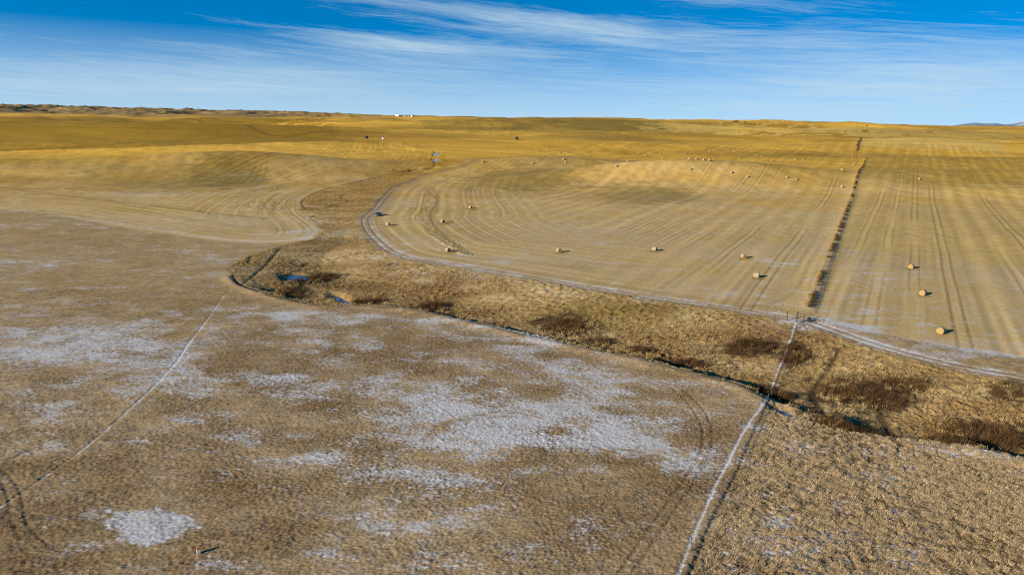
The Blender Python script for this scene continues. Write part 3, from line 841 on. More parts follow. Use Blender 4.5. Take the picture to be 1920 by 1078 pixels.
for (px, py, rx, ry), lab in zip(SHRUBS, SH_LABEL):
    c = at([px], [py])[0]; d = math.hypot(c[0], c[1]); sl = math.hypot(d, H)
    wx = rx * sl / FPX; wy = ry * sl * d / (H * FPX) * .85
    n = int(min(900, max(60, wx * wy * 3.2 * 3.0)))
    a = rng.random(n) * 2 * np.pi; r = np.sqrt(rng.random(n)) * (1 + .22 * np.sin(3 * a + px) + .15 * np.sin(5 * a))
    tdir = np.array([c[0], c[1]]) / d; u = np.array([tdir[1], -tdir[0]])
    ex, ey = r * np.cos(a) * wx, r * np.sin(a) * wy
    x = c[0] + u[0] * ex + tdir[0] * ey; y = c[1] + u[1] * ex + tdir[1] * ey
    k = fbm(x / 1.8, y / 1.8, 2, 401) > -.20 + .2 * (r > .75); x, y, r = x[k], y[k], r[k]
    hgt = (1.35 - .7 * np.clip(r, 0, 1)) * rng.uniform(.55, 1.2, len(x))
    col = np.array([.088, .046, .020]) * rng.uniform(.8, 1.25)
    colr = np.where(rng.random(len(x))[:, None] < .15, np.array([[.16, .095, .036]]), col[None])
    z = ground_z(x, y)
    o = blades('shrub', x - c[0], y - c[1], z - c[2], 22, hgt, .016, .28, .10, colr, .22, M_STEM)
    o.location = [float(q) for q in c]
    tag(o, lab, 'shrub', 'shrub thickets in the creek valley')

# ------------------------------------------------------------------ round bales
def straw(name, cols, ring):
    m, t, n, l = nt(name)
    tc = N(t, 'ShaderNodeTexCoord').outputs['Object']
    if ring:
        sx = N(t, 'ShaderNodeSeparateXYZ'); l.new(tc, sx.inputs[0])
        r = math_(t, 'SQRT', math_(t, 'ADD', math_(t, 'POWER', sx.outputs['X'], 2.0), math_(t, 'POWER', math_(t, 'SUBTRACT', sx.outputs['Z'], .76), 2.0)))
        ang = math_(t, 'ARCTAN2', sx.outputs['X'], math_(t, 'SUBTRACT', sx.outputs['Z'], .76))
        w = math_(t, 'SINE', math_(t, 'ADD', math_(t, 'MULTIPLY', r, 46.0), ang))
        v = math_(t, 'ADD', math_(t, 'MULTIPLY', w, .22), noise(t, tc, 9, 5, .65))
    else:
        mp = N(t, 'ShaderNodeMapping'); mp.inputs['Scale'].default_value = (3, 22, 3); l.new(tc, mp.inputs[0])
        v = math_(t, 'ADD', math_(t, 'MULTIPLY', noise(t, mp.outputs[0], 1.0, 4, .6), .55), math_(t, 'MULTIPLY', noise(t, tc, 3.0, 6, .65), .45))
    c = N(t, 'ShaderNodeValToRGB'); l.new(v, c.inputs[0])
    c.color_ramp.elements[0].position = .28; c.color_ramp.elements[0].color = (*cols[0], 1)
    c.color_ramp.elements[1].position = .72; c.color_ramp.elements[1].color = (*cols[1], 1)
    b = N(t, 'ShaderNodeBump', i_Strength=.6, i_Distance=.03); l.new(v, b.inputs['Height'])
    principled(t, c.outputs[0], .95, .1, normal=b.outputs[0]); return m
M_WRAP = straw('bale_wrap', ((.20, .145, .085), (.36, .275, .175)), False)
M_END = straw('bale_end', ((.19, .115, .036), (.38, .26, .105)), True)

def make_bale(loc, rz, label, seed, dark=False):
    g = np.random.default_rng(seed)
    root = thing('round_bale', loc, label, 'hay bale', 'round straw bales on the stubble', rz)
    n = 40; r0 = .78; hw = .74
    prof = [(r0 * .955, -hw), (r0 * .99, -hw + .05), (r0, -hw + .14), (r0 * 1.005, -.3), (r0 * 1.01, 0), (r0 * 1.005, .3), (r0, hw - .14), (r0 * .99, hw - .05), (r0 * .955, hw)]
    def shape(mb, amp):
        vv = []
        for (x, y, z) in mb.v:
            a = math.atan2(x, z); r = math.hypot(x, z)
            k = 1 + .018 * math.sin(3 * a + seed) + .012 * math.sin(7 * a + 2 * y) + g.normal(0, amp)
            x, z = x * k, z * k
            z = max(z, -.70 + .05 * abs(math.sin(4 * y)))            # settles on its underside
            x *= 1 + .05 * (1 if z < 0 else 0) * min(1, -z / .7) if z < 0 else 1
            vv.append((x, y + g.normal(0, amp * .6), z + .70))
        mb.v = vv; return mb
    b = shape(MB().lathe(prof, n=n), .006); b.build('rolled_body', M_WRAP, root, True)
    for s in (-1, 1):
        e = MB().lathe([(r0 * .955, s * hw), (r0 * .85, s * (hw + .012)), (r0 * .6, s * (hw + .03)), (r0 * .3, s * (hw + .02)), (r0 * .06, s * (hw - .03)), (.002, s * (hw - .035))], n=n)
        shape(e, .007).build('end_face', M_END, root, True)
    return root

B = 'bale'
BALES = [  # px, py (foot), heading of the roll axis in degrees from the line of sight (+ turns its near end to the left), label
    (1764, 625, -18, 'largest golden round bale, nearest of all, above the track in the right field'),
    (1730, 553, -15, 'round bale in the frosted right field, second nearest, behind the largest'),
    (1708, 503, -12, 'round bale standing at the far edge of the frosted right field'),
    (1418, 520, 80, 'round bale beside the curving seed rows nearest to the gate, left of the fence'),
    (1394, 484, 35, 'round bale at the left end of the white frost streak near the fence'),
    (1227, 470, 70, 'round bale alone in the front middle of the field, under the olive rise'),
    (1048, 473, 25, 'round bale on plain stubble between the two front bales of the middle field'),
    (840, 472, 30, 'round bale at the tip of the standing stubble strip by the track bend'),
    (727, 423, 62, 'pale round bale just below the parked dark pickup'),
    (830, 418, 28, 'round bale on the standing stubble strip right of the pickup'),
    (882, 391, 55, 'round bale farthest back among the contour rows near the track bend'),
    (1371, 325, 60, 'pale bale with a dark end on the brow right of the olive rise'),
    (1401, 333, 78, 'bale just right of and below the pale brow bale'),
    (1476, 334, 40, 'dull bale, left one of a close pair below the far fence'),
    (1493, 338, 35, 'brown bale, right one of a close pair below the far fence'),
    (1294.5, 318.5, 30, 'golden bale alone behind the crest of the olive rise'),
    (1155.5, 313, 55, 'bale nearest in the far middle group, above the pale hollow'),
    (1177, 303, 60, 'bale at the right end of the small dark shadow in the far middle group'),
    (1162, 295.5, 65, 'far bale left of and above the one with the small dark shadow'),
    (999, 307, 25, 'bale on the left shoulder of the far rise, left of the close pair'),
    (1056.5, 300, 70, 'upper bale of the close pair on the left far slope'),
    (1060, 305, 70, 'lower bale of the close pair on the left far slope'),
    (906, 304.5, 30, 'bale at the corner of the field above the creek'),
    (937, 286.5, 60, 'leftmost bale of the far row on the crest'),
    (1008, 284.5, 20, 'dark far bale, first of the near pair left on the crest'),
    (1024, 284.5, 70, 'pale far bale right of the dark crest bale'),
    (1049, 287, 70, 'left bale of the level pair under the crest'),
    (1062, 287.5, 70, 'right bale of the level pair under the crest'),
    (1099, 290, 25, 'dark far bale with a smaller bale to its lower right'),
    (1105, 293, 35, 'small bale at the lower right of a dark far bale'),
    (1165, 281, 20, 'tiny dark bale up on the skyline of the far field'),
    (1197.5, 288, 70, 'tiny bale left of the pair under the crest centre'),
    (1220.5, 287.5, 60, 'tiny bale with dark end under the crest centre'),
    (1211, 293, 60, 'bale between and below two tiny bales under the crest centre'),
    (1238, 292, 60, 'upper bale of two stacked in view right of the crest centre'),
    (1242, 298, 70, 'lower bale of two stacked in view right of the crest centre'),
    (1271, 282.5, 70, 'faint bale on the crest left of the tall dark bale'),
    (1281.5, 286.5, 15, 'tall looking dark bale on the crest beside a small one'),
    (1286, 288, 45, 'small bale tucked right of the tall dark crest bale'),
    (1293, 299, 65, 'first bale from the left in the far row of four'),
    (1306, 300, 35, 'second bale in the far row of four, the darkest of them'),
    (1319, 301, 70, 'third bale in the far row of four'),
    (1330, 302, 55, 'fourth bale, right end of the far row of four'),
    (1330, 285.3, 65, 'tiny bale standing on the crest above the far row of four'),
    (1339, 283.5, 70, 'faint tiny bale on the crest right of the tiny standing one'),
    (1376.5, 284, 70, 'single faint bale on the crest at the head of the straight rows'),
    (1387, 298.7, 70, 'bale on the straight rows right of the far row of four'),
    (1417.7, 292, 30, 'brown bale high on the straight rows, upper of a staggered three'),
    (1428, 296, 75, 'middle bale of a staggered three on the straight rows'),
    (1447, 302.7, 70, 'lowest bale of a staggered three on the straight rows'),
    (1491, 300, 70, 'flat looking bale left of another on the upper straight rows'),
    (1506, 301, 55, 'bale with a small shadow on the upper straight rows, right of a flat one'),
    (1598, 293, 75, 'farthest bale by the fence, left of its upper end'),
    (1612, 294, 75, 'bale touching the upper end of the fence weeds'),
    (1602, 306.5, 15, 'dark bale behind a pale one, next to the fence'),
    (1600, 311, 70, 'pale bale in front of a dark one, next to the fence'),
    (1578.6, 320, 75, 'long pale bale left of the dark and pale pair by the fence'),
    (1578.6, 352, 62, 'whitish bale closest to the fence halfway along it'),
    (1723.6, 337, -20, 'lone golden bale on the yellow slope right of the fence'),
]
bp_ = on(np.array([b[0] for b in BALES]), np.array([b[1] for b in BALES]))
protos = []
for i, (px, py, ax, lab) in enumerate(BALES):
    x, y, z = bp_[i]
    sight = math.atan2(x, y)                       # bearing
    rz = -sight + R(ax)
    if i < 4: protos.append(make_bale((x, y, z - .02), rz, lab, 50 + i)); protos[-1].scale = (.76,) * 3
    else:
        s = .76 * random.uniform(.95, 1.06)
        dup(protos[i % 4], (x, y, z - .03), rz, lab, scale=s)

# ------------------------------------------------------------------ pickup truck
M_PAINT = simple('dark_blue_paint', (.018, .024, .036), .28, .5, 0, .15, 2, coat=.6)
M_GLASS = simple('window_glass', (.02, .03, .045), .06, .6, 0, .1, 1)
M_TYRE = simple('tyre_rubber', (.018, .018, .02), .85, .2)
M_RIM = simple('wheel_metal', (.45, .46, .48), .35, .5, .8)
M_LAMP = simple('lamp_glass', (.45, .46, .45), .15, .6)
M_TRIM = simple('black_trim', (.03, .03, .032), .6, .3)
M_PLATE = simple('plate_metal', (.7, .7, .66), .4, .4)
p = on([709], [404.5])[0]
veh = thing('pickup_truck', p, 'dark blue pickup truck parked on the stubble beside the track bend', 'pickup truck', None, R(-90 - 14)); veh.scale = (.74,) * 3
# local axes: front of the truck is +X
body = MB()
body.prism([(-2.65, .52), (-2.62, 1.02), (-1.05, 1.04), (-1.0, 1.08), (1.05, 1.10), (2.3, 1.00), (2.62, .88), (2.66, .50), (2.2, .42), (-2.3, .42)], 1.86)
body.build('body', M_PAINT, veh)
cab = MB().add([(-1.0, -.88, 1.06), (1.15, -.88, 1.08), (.45, -.70, 1.76), (-.72, -.70, 1.78), (-1.0, .88, 1.06), (1.15, .88, 1.08), (.45, .70, 1.76), (-.72, .70, 1.78)],
               [(0, 1, 2, 3), (7, 6, 5, 4), (3, 2, 6, 7), (1, 5, 6, 2), (0, 3, 7, 4), (0, 4, 5, 1)])
cabo = cab.build('cab', M_PAINT, veh)
MB().add([(1.115, -.76, 1.16), (1.115, .76, 1.16), (.52, .64, 1.71), (.52, -.64, 1.71)], [(0, 1, 2, 3)]).build('windscreen', M_GLASS, cabo)
MB().add([(-1.0, -.74, 1.18), (-1.0, .74, 1.18), (-.77, .62, 1.70), (-.77, -.62, 1.70)], [(3, 2, 1, 0)]).build('rear_window', M_GLASS, cabo)
for s in (-1, 1):
    MB().add([(-.90, s * .868, 1.15), (.86, s * .868, 1.16), (.38, s * .73, 1.68), (-.68, s * .73, 1.69)], [(0, 1, 2, 3)]).build('side_window', M_GLASS, cabo)
    MB().box((.95, s * 1.0, 1.18), (.14, .20, .20), bevel=.03).build('wing_mirror', M_TRIM, veh)
    MB().box((2.60, s * .70, .86), (.12, .34, .16), bevel=.03).build('headlight', M_LAMP, veh)
    MB().box((-2.62, s * .84, .86), (.06, .14, .30), bevel=.02).build('tail_light', simple('red_lens', (.35, .02, .02), .2), veh)
    for xx in (-1.62, 1.68):
        w = MB().lathe([(.25, -.12), (.37, -.13), (.40, -.08), (.40, .08), (.37, .13), (.25, .12)], (xx, s * .86, .40), n=22).build('wheel', M_TYRE, veh, True)
        MB().lathe([(.25, -.10), (.24, s * .09), (.10, s * .11), (.02, s * .12)], (xx, s * .86, .40), n=18).build('rim', M_RIM, w, True)
MB().box((2.70, 0, .55), (.14, 1.80, .20), bevel=.04).build('front_bumper', M_TRIM, veh)
MB().box((2.66, 0, .82), (.05, .95, .22), bevel=.02).build('grille', M_TRIM, veh)
MB().box((2.785, 0, .55), (.02, .34, .16), bevel=.005).build('number_plate', M_PLATE, veh)
MB().box((-2.70, 0, .58), (.14, 1.78, .18), bevel=.04).build('rear_bumper', M_TRIM, veh)
bed = MB(); 
for s in (-1, 1): bed.box((-1.83, s * .90, 1.06), (1.58, .10, .10), bevel=.02)
bed.box((-2.61, 0, 1.05), (.08, 1.7, .10), bevel=.02); bed.build('bed_rail', M_TRIM, veh)

# ------------------------------------------------------------------ fences, posts, gate
M_WOOD = simple('weathered_wood', (.075, .055, .038), .9, .15, 0, .35, 9)
M_WIRE = simple('fence_wire', (.22, .21, .20), .5, .4, .6)
def wire_fence(pts, gap, label, h=1.25, r=.045, nw=3):
    pts = np.asarray(pts); segs = np.diff(pts, axis=0); L = np.hypot(segs[:, 0], segs[:, 1]); cum = np.concatenate([[0], np.cumsum(L)])
    n = max(2, int(cum[-1] / gap) + 1); sx = np.linspace(0, cum[-1], n)
    xs = np.interp(sx, cum, pts[:, 0]); ys = np.interp(sx, cum, pts[:, 1]); zs = ground_z(xs, ys)
    root = thing('wire_fence', (xs[0], ys[0], zs[0]), label, 'fence')
    pm = MB().tube((0, 0, -.2), (0, 0, h), r, r * .85, 7); tops = []
    first = None
    for x, y, z in zip(xs, ys, zs):
        if first is None: first = o = pm.build('post', M_WOOD, root)
        else: o = first.copy(); COL.objects.link(o); o.parent = root
        o.location = (x - xs[0], y - ys[0], z - zs[0]); o.rotation_euler = (random.gauss(0, .04), random.gauss(0, .04), random.random())
        tops.append(Vector(o.location))
    for k in range(nw):
        w = MB(); hh = h * (.35 + .28 * k)
        for a, b in zip(tops[:-1], tops[1:]):
            mid_ = (a + b) / 2 + Vector((0, 0, hh - .04))
            w.tube(a + Vector((0, 0, hh)), mid_, .005, n=4); w.tube(mid_, b + Vector((0, 0, hh)), .005, n=4)
        w.build('wire', M_WIRE, root)
    return root
wire_fence([FENCE[0], FENCE[0] + STRAIGHT * 560], 7.0, 'long straight wire fence full of weeds between the middle and right fields', r=.05)
wire_fence(PASTURE_FENCE, 5.0, 'wire fence along the white frosted path running down to the bottom edge', r=.05)
wire_fence([FENCE_FAR[0], FENCE_FAR[1]], 8.0, 'short far stretch of fence with dark weeds, beyond the long one', r=.06)
ff = FENCE_FAR; nfar = 420; tt = rng.random(nfar) ** .8
x_ = ff[0, 0] + (ff[1, 0] - ff[0, 0]) * tt + rng.normal(0, .8, nfar); y_ = ff[0, 1] + (ff[1, 1] - ff[0, 1]) * tt
o = blades('fence_weeds', x_, y_, ground_z(x_, y_), 18, 1.3, .05, .6, .1, np.array([.06, .040, .022]), .2, M_BLADE); o['kind'] = 'stuff'

def post(px, py, h, r, label, lean=(0, 0), name='fence_post', grp=None):
    q = on([px], [py])[0]
    t_ = thing(name, q, label, 'fence post', grp)
    MB().tube((0, 0, -.3), (lean[0], lean[1], h), r, r * .9, 10).build('pole', M_WOOD, t_)
    b = MB()
    for k in (.45, .75): b.tube((lean[0] * k - r * 1.02, 0, h * k), (lean[0] * k + r * 1.02, 0, h * k + .01), .012, n=5)
    b.build('staple', M_WIRE, t_); return t_
post(1475, 600.5, 1.55, .11, 'upright wooden gatepost standing alone at the left of the gateway')
post(1492.5, 603.5, 1.75, .13, 'tallest leaning gatepost, middle one of the three by the track', (.22, .05))
post(1506, 604, 1.35, .12, 'short pale gatepost, nearest to the old tyre', (.06, 0))
post(735.2, 321.6, 1.7, .22, 'left one of two short posts by the creek pond'); post(738.6, 322.3, 1.8, .22, 'right one of two short posts by the creek pond')
# wire gate lying open: rails and stays on the ground
q = on([1515], [606])[0]
g_ = thing('wire_gate', q, 'opened wire and stick gate lying by the track next to the posts', 'gate', None, R(20))
for k in range(5):
    MB().tube((k * .9, 0, .05), (k * .9 + .25, 1.1, .12 + .06 * k), .035, n=6).build('stay', M_WOOD, g_)
w = MB()
for k in range(3): w.tube((0, .2 + .38 * k, .09), (3.8, .2 + .38 * k, .22), .008, n=4)
w.build('wire', M_WIRE, g_)
# old tyre
q = on([1519, ], [603.5])[0]
ty = thing('old_tyre', q, 'black old tyre propped on the frosted track by the gateposts', 'tyre', None, R(25))
prof = [(.22, -.11), (.36, -.14), (.43, -.09), (.44, 0), (.43, .09), (.36, .14), (.22, .11), (.20, 0), (.22, -.11)]
tb = MB().lathe(prof, (0, 0, .42), n=28); tb.build('tread', M_TYRE, ty, True)
bd = MB()
for s in (-1, 1): bd.lathe([(.235, s * .125), (.25, s * .137), (.265, s * .132)], (0, 0, .42), n=28)
bd.build('bead', M_TRIM, ty, True)
ty.rotation_euler = (R(-28), 0, R(28))
# salt block / tub on the near pasture
q = on([373], [1037])[0]
sb = thing('salt_block', q, 'small rust topped white block on the near grass below the frost patch', 'salt block', None, R(28)); sb.scale = (.72,) * 3
MB().box((0, 0, .2), (.42, .36, .42), bevel=.04).build('white_base', simple('white_block', (.55, .48, .46), .8, .2, 0, .15, 8), sb)
MB().box((0, .02, .50), (.40, .34, .22), bevel=.05).build('rusty_top', simple('rust', (.26, .095, .035), .85, .2, 0, .5, 9), sb)

# ------------------------------------------------------------------ far farm, trees, poles
M_WHITE = simple('white_siding', (.62, .61, .59), .6, .3, 0, .06, .6)
M_ROOF = simple('dark_roof', (.07, .07, .075), .5, .3, 0, .2, .5)
M_WROOF = simple('white_roof', (.60, .60, .60), .45, .3, 0, .05, .4)
M_DOOR = simple('dark_door', (.05, .05, .05), .6)
def building(px, py, L, W, hw, hr, roofm, label, rz, name='barn', cat='barn'):
    q = on([px], [py])[0]
    t_ = thing(name, (q[0], q[1], q[2] - .4), label, cat, None, rz)
    MB().prism([(-W / 2, 0), (W / 2, 0), (W / 2, hw), (0, hw + hr), (-W / 2, hw)], L).build('wall', M_WHITE, t_)
    rf = MB()
    for s in (-1, 1):
        rf.add([(0, -L / 2 - .4, hw + hr + .12), (0, L / 2 + .4, hw + hr + .12), (s * (W / 2 + .4), L / 2 + .4, hw - .05), (s * (W / 2 + .4), -L / 2 - .4, hw - .05),
                (0, -L / 2 - .4, hw + hr + .28), (0, L / 2 + .4, hw + hr + .28), (s * (W / 2 + .4), L / 2 + .4, hw + .11), (s * (W / 2 + .4), -L / 2 - .4, hw + .11)],
               [(0, 1, 2, 3), (4, 5, 6, 7), (0, 1, 5, 4), (1, 2, 6, 5), (2, 3, 7, 6), (3, 0, 4, 7)])
    rf.build('roof', roofm, t_)
    MB().box((0, -L / 2 - .03, hw * .4), (min(4, W * .4), .1, hw * .8)).build('door', M_DOOR, t_)
    for k in (-1, 1): MB().box((-W / 2 - .03, k * L * .25, hw * .55), (.1, 1.4, 1.1)).build('window', M_GLASS, t_)
    return t_
building(745, 218.2, 20, 12, 6.0, 2.6, M_WROOF, 'long white barn with dark end, leftmost of the farm on the skyline', R(75))
building(751, 218.4, 9, 7, 3.0, 1.8, M_ROOF, 'small white farmhouse beside the leftmost white barn', R(80), 'farmhouse', 'house')
building(759, 218.5, 7, 6, 2.8, 1.6, M_WROOF, 'smallest white shed in the middle of the skyline farm', R(80), 'shed', 'shed')
building(766, 218.6, 9, 7, 3.0, 1.8, M_ROOF, 'low dark roofed shed left of the rightmost farm barn', R(80), 'shed', 'shed')
building(773.5, 218.8, 18, 13, 5.4, 3.2, M_ROOF, 'white barn with a big dark roof, rightmost of the farm on the skyline', R(40))
# dark shed, white tank in the middle distance
def shed(px, py, L, W, h, label):
    q = on([px], [py])[0]
    t_ = thing('shed', (q[0], q[1], q[2] - .2), label, 'shed', None, R(30))
    m_ = simple('dark_boards', (.035, .028, .024), .8)
    MB().prism([(-W / 2, 0), (W / 2, 0), (W / 2, h * .8), (-W / 2, h)], L).build('wall', m_, t_)
    MB().box((0, 0, h * .95 + .1), (W + .4, L + .4, .12), Matrix.Rotation(math.atan2(h * .2, W), 3, 'Y')).build('roof', M_ROOF, t_)
    MB().box((0, -L / 2 - .03, h * .35), (W * .3, .08, h * .66)).build('door', M_DOOR, t_); return t_
shed(687, 259.8, 4.5, 3, 2.8, 'tiny dark shed on the golden slope left of the white tank')
shed(969, 262.5, 2.6, 2.4, 3.4, 'tiny dark upright hut alone on the golden plain above the creek')
q = on([718.5], [262])[0]
tk = thing('stock_tank', q, 'tiny white tank on the golden slope right of the dark shed', 'tank')
MB().lathe([(.01, 2.1), (.5, 2.1), (1.1, 1.75), (1.2, 1.6), (1.2, 0), (.01, 0)], axis='z', n=20).build('shell', M_WHITE, tk, True)
MB().lathe([(.01, 2.35), (.25, 2.33), (.28, 2.1), (.3, 2.08)], axis='z', n=14).build('lid', M_TRIM, tk, True)

M_LEAF = simple('dark_needles', (.030, .036, .022), .9, .1, 0, .4, .8); M_BARK = simple('bark', (.09, .065, .045), .9, .1)
def tree(px, py, h, w, label, name='tree', grp=None):
    q = on([px], [py])[0]
    t_ = thing(name, (q[0], q[1], q[2] - .3), label, 'tree', grp)
    tr = MB().tube((0, 0, 0), (.1, 0, h * .45), .22, .12, 8)
    for k in range(6):
        a = k * 1.1; z0 = h * (.25 + .07 * k); tr.tube((.05, 0, z0), (math.cos(a) * w * .3, math.sin(a) * w * .3, z0 + h * .18), .08, .03, 5)
    tr.build('trunk', M_BARK, t_)
    g = np.random.default_rng(int(px * 7)); n = 900
    u = g.normal(0, 1, (n, 3)); u /= np.linalg.norm(u, axis=1)[:, None]; rr_ = g.random(n) ** .45
    c = u * rr_[:, None] * np.array([w / 2, w / 2, h * .40]) * (1 + .25 * np.sin(u[:, :1] * 7 + u[:, 1:2] * 5)) + np.array([0, 0, h * .58])
    s = g.uniform(.12, .30, n); d1 = g.normal(0, 1, (n, 3)); d2 = g.normal(0, 1, (n, 3))
    d1 /= np.linalg.norm(d1, axis=1)[:, None]; d2 /= np.linalg.norm(d2, axis=1)[:, None]
    V = np.stack([c, c + d1 * s[:, None], c + (d1 + d2) * s[:, None], c + d2 * s[:, None]], 1).reshape(-1, 3)
    o = np_mesh('crown', V, np.arange(4 * n).reshape(n, 4), M_LEAF, smooth=False); o.parent = t_; return t_
for px, h, w, lab in [(1374.2, 4.6, 4.4, 'short grey green tree, leftmost of the small row on the skyline'), (1376.8, 4.6, 3.4, 'pale thin tree, second from the left in the skyline row'),
                      (1378.8, 5.2, 4.8, 'broad tree in the middle of the skyline row'), (1381.4, 5.8, 4.2, 'tall dark tree, second from the right in the skyline row'),
                      (1383.7, 6.2, 4.6, 'tallest darkest tree, right end of the skyline row')]:
    tree(px, 229.5, h, w, lab, grp='row of trees on the skyline')
tree(1396.4, 230, 3.2, 5.4, 'low round bush tree alone right of the skyline tree row')
tree(1625, 247.5, 5, 7, 'dark bare bush beside the far end of the fence line')
tree(1619, 248.0, 4, 9, 'grey brown bush left of the dark bush at the far end of the fence line')
tree(1624.5, 236.8, 4, 6, 'tiny bush on the right skyline above the far fence')

M_POLE = simple('pole_wood', (.10, .075, .05), .9, .1)
pp = None
for px, py, lab in [(333.2, 262, 'leftmost power pole on the golden slope at left'), (408, 258.5, 'second power pole from the left on the golden slope'),
                    (477, 256.5, 'third power pole from the left on the golden slope'), (621.7, 253.5, 'rightmost power pole on the golden slope')]:
    q = on([px], [py])[0]
    if pp is None:
        pp = thing('power_pole', q, lab, 'power pole', 'row of power poles on the left slope', R(20))
        MB().tube((0, 0, -1), (0, 0, 11), .17, .12, 8).build('pole', M_POLE, pp)
        MB().box((0, 0, 10.3), (2.4, .12, .14)).build('crossarm', M_POLE, pp)
        for xx in (-1.05, -.5, .5, 1.05): MB().lathe([(.01, 0), (.06, 0), (.07, .08), (.03, .16), (.01, .18)], (xx, 0, 10.37), 'z', 8).build('insulator', M_LAMP, pp)
    else: dup(pp, q, R(20), lab)

# ------------------------------------------------------------------ far mountains (right)
m, t, n_, l_ = nt('mountain_rock')
pos = N(t, 'ShaderNodeNewGeometry').outputs['Position']
sx = N(t, 'ShaderNodeSeparateXYZ'); l_.new(pos, sx.inputs[0])
nz = noise(t, pos, .0019, 8, .65)
hgt = math_(t, 'ADD', math_(t, 'MULTIPLY', sx.outputs['Z'], 1 / 260.0), math_(t, 'MULTIPLY', math_(t, 'SUBTRACT', nz, .5), 2.4))
cr = N(t, 'ShaderNodeValToRGB'); l_.new(hgt, cr.inputs[0])
cr.color_ramp.elements[0].position = .25; cr.color_ramp.elements[0].color = (.17, .21, .25, 1)  # pale blue rock: distance haze put into the base colour
cr.color_ramp.elements[1].position = 1.0; cr.color_ramp.elements[1].color = (.72, .74, .78, 1)
principled(t, cr.outputs[0], .9, .1); M_MTN = m
ang = np.radians(np.linspace(20, 52, 420)); dist = np.linspace(18000, 23000, 60)
ma, mdist = np.meshgrid(ang, dist); mx_ = mdist * np.sin(ma); my_ = mdist * np.cos(ma)
bx = np.degrees(ma)
prof_ = np.interp(bx, [20, 31.8, 32.4, 33.2, 33.8, 34.4, 34.9, 35.4, 36.0, 37.0, 38, 42, 47, 52], [0, 0, 50, 95, 80, 95, 60, 85, 190, 185, 170, 260, 200, 60])
cross = np.exp(-((mdist - 20200) / 1430) ** 2)
mz = .62 * prof_ * cross * (1.0 + .55 * fbm(mx_ / 1500, my_ / 1500, 5, 501) + .2 * fbm(mx_ / 400, my_ / 400, 3, 511)) * 1.15 + 35 * (cross > .02) * 0 - 40 * (1 - cross) + 12 * cross
ii = np.arange(60 * 420).reshape(60, 420)
mq = np.stack([ii[:-1, :-1], ii[:-1, 1:], ii[1:, 1:], ii[1:, :-1]], -1).reshape(-1, 4)[:, ::-1]
o = np_mesh('mountains', np.column_stack([mx_.ravel(), my_.ravel(), mz.ravel()]), mq, M_MTN); o['kind'] = 'structure'

# ------------------------------------------------------------------ sun and sky
SUN_EL = 17.2; SHADOW = 34.0               # shadows fall to the right and 34 degrees away
sv = Vector((-math.cos(R(SHADOW)) * math.cos(R(SUN_EL)), -math.sin(R(SHADOW)) * math.cos(R(SUN_EL)), math.sin(R(SUN_EL))))
sd = bpy.data.lights.new('sun', 'SUN'); sd.energy = 4.8; sd.angle = R(.5); sd.color = (1.0, .92, .79)
so = bpy.data.objects.new('sun', sd); COL.objects.link(so); so.rotation_euler = sv.to_track_quat('Z', 'Y').to_euler()
W = bpy.data.worlds.new('World'); S.world = W; W.use_nodes = True
t = W.node_tree; t.nodes.clear(); l_ = t.links
g = N(t, 'ShaderNodeTexCoord').outputs['Generated']
sep = N(t, 'ShaderNodeSeparateXYZ'); l_.new(g, sep.inputs[0])
zc = math_(t, 'MAXIMUM', sep.outputs['Z'], .0)
cmb = N(t, 'ShaderNodeCombineXYZ'); l_.new(sep.outputs['X'], cmb.inputs[0]); l_.new(sep.outputs['Y'], cmb.inputs[1])
l_.new(math_(t, 'ADD', math_(t, 'MULTIPLY', zc, 2.7), .23), cmb.inputs[2])
nrm = N(t, 'ShaderNodeVectorMath', operation='NORMALIZE'); l_.new(cmb.outputs[0], nrm.inputs[0])
sky = N(t, 'ShaderNodeTexSky', sky_type='NISHITA', sun_disc=False, sun_elevation=R(SUN_EL), sun_rotation=math.atan2(sv.x, sv.y),
        altitude=900, air_density=1.0, dust_density=.25, ozone_density=2.2)
l_.new(nrm.outputs[0], sky.inputs['Vector'])
hs = N(t, 'ShaderNodeHueSaturation', i_Saturation=1.75, i_Value=1.0); l_.new(sky.outputs[0], hs.inputs['Color'])
# cirrus drawn out along one wind direction, thinner towards the zenith
az_ = math_(t, 'ARCTAN2', sep.outputs['X'], sep.outputs['Y'])
q_ = math_(t, 'LOGARITHM', math_(t, 'ADD', zc, .06), math.e)
w_ = math_(t, 'ADD', q_, math_(t, 'MULTIPLY', az_, .44))
def streak(su, sw, detail, rough, dist, off):
    cc = N(t, 'ShaderNodeCombineXYZ'); l_.new(math_(t, 'MULTIPLY', az_, su), cc.inputs[0]); l_.new(math_(t, 'MULTIPLY', w_, sw), cc.inputs[1])
    cc.inputs[2].default_value = off
    return noise(t, cc.outputs[0], 1.0, detail, rough, dist)
def bump_(v, c0, s0):
    return math_(t, 'EXPONENT', math_(t, 'MULTIPLY', math_(t, 'POWER', math_(t, 'ABSOLUTE', math_(t, 'MULTIPLY', math_(t, 'SUBTRACT', v, c0), 1 / s0)), 2.0), -1.0))
warp = math_(t, 'MULTIPLY', math_(t, 'SUBTRACT', streak(3.0, 3.0, 3, .5, 0, 9.0), .5), .16)
w_ = math_(t, 'ADD', w_, warp)
s1 = streak(4.5, 15.0, 10, .70, .9, 1.0); s2 = streak(15.0, 60.0, 8, .72, .8, 4.0); s3 = streak(2.2, 4.0, 3, .5, 0, 6.3)
cov = math_(t, 'ADD', math_(t, 'MULTIPLY', bump_(w_, -1.66, .10), bump_(az_, .10, .42)), math_(t, 'MULTIPLY', math_(t, 'MULTIPLY', bump_(w_, -1.42, .05), bump_(az_, .30, .22)), .8))
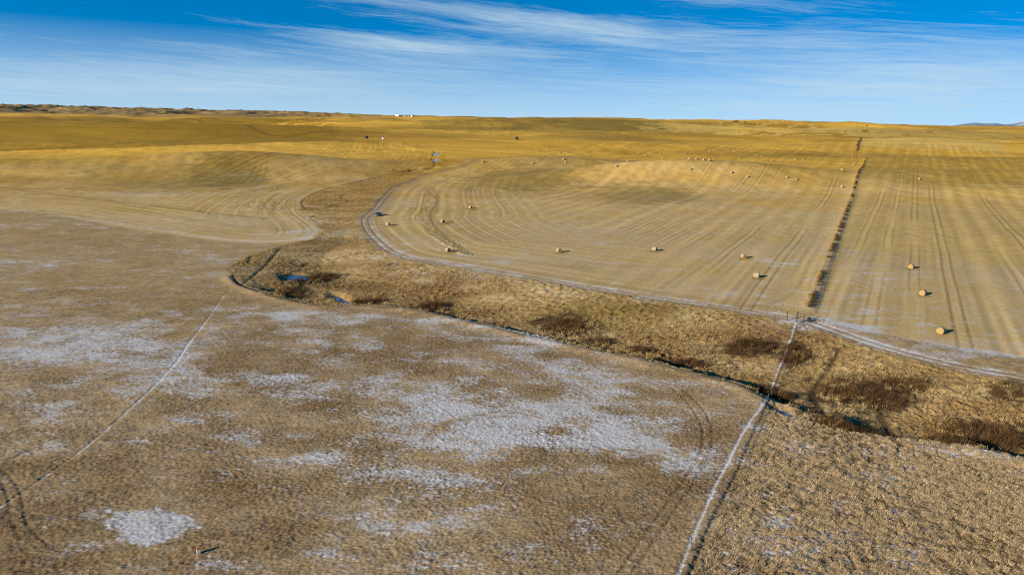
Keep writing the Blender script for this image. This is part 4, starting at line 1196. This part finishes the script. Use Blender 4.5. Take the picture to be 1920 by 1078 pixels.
cov = math_(t, 'ADD', cov, math_(t, 'MULTIPLY', math_(t, 'MULTIPLY', bump_(w_, -1.90, .05), bump_(az_, -.12, .22)), .6))
cov = math_(t, 'ADD', cov, math_(t, 'MULTIPLY', math_(t, 'MULTIPLY', bump_(zc, .042, .030), bump_(az_, -.40, .45)), 1.1))
cov = math_(t, 'ADD', cov, math_(t, 'MULTIPLY', math_(t, 'MULTIPLY', bump_(zc, .050, .045), bump_(az_, .50, .28)), 1.25))
cov = math_(t, 'ADD', cov, math_(t, 'MULTIPLY', math_(t, 'MULTIPLY', bump_(zc, .170, .022), bump_(az_, -.64, .10)), .8))
cov = math_(t, 'ADD', cov, math_(t, 'MULTIPLY', math_(t, 'MULTIPLY', bump_(zc, .095, .028), bump_(az_, -.10, .30)), .7))
c = math_(t, 'ADD', math_(t, 'MULTIPLY', s1, .60), math_(t, 'MULTIPLY', s2, .40))
c = math_(t, 'ADD', c, math_(t, 'MULTIPLY', math_(t, 'SUBTRACT', s3, .5), .5))
c = math_(t, 'ADD', math_(t, 'SUBTRACT', c, .600), math_(t, 'MULTIPLY', cov, .30))
c = math_(t, 'MULTIPLY', c, 2.4, clamp=True)
c = math_(t, 'MULTIPLY', c, .74)
veil = math_(t, 'MULTIPLY', math_(t, 'SUBTRACT', 1.0, math_(t, 'MULTIPLY', zc, 9.0), clamp=True), .80, clamp=True)
c = math_(t, 'SUBTRACT', 1.0, math_(t, 'MULTIPLY', math_(t, 'SUBTRACT', 1.0, c), math_(t, 'SUBTRACT', 1.0, veil)))
c = math_(t, 'MULTIPLY', c, math_(t, 'MULTIPLY', math_(t, 'ADD', sep.outputs['Z'], .02), 60.0, clamp=True))
skyc = mixc(t, c, vmul(t, hs.outputs[0], (.68, 1.17, 1.10)), (2.85, 3.68, 4.15))
bg = N(t, 'ShaderNodeBackground', i_Strength=.10); l_.new(skyc, bg.inputs['Color'])
wo = N(t, 'ShaderNodeOutputWorld'); l_.new(bg.outputs[0], wo.inputs['Surface'])

S.view_settings.view_transform = 'Standard'; S.view_settings.look = 'None'; S.view_settings.gamma = 1.0
S.view_settings.exposure = 1.0
S.render.engine = 'CYCLES'
S.cycles.use_denoising = False
S.cycles.pixel_filter_type = 'BLACKMAN_HARRIS'; S.cycles.filter_width = 1.15
S.cycles.max_bounces = 4; S.cycles.volume_bounces = 0
print('done')
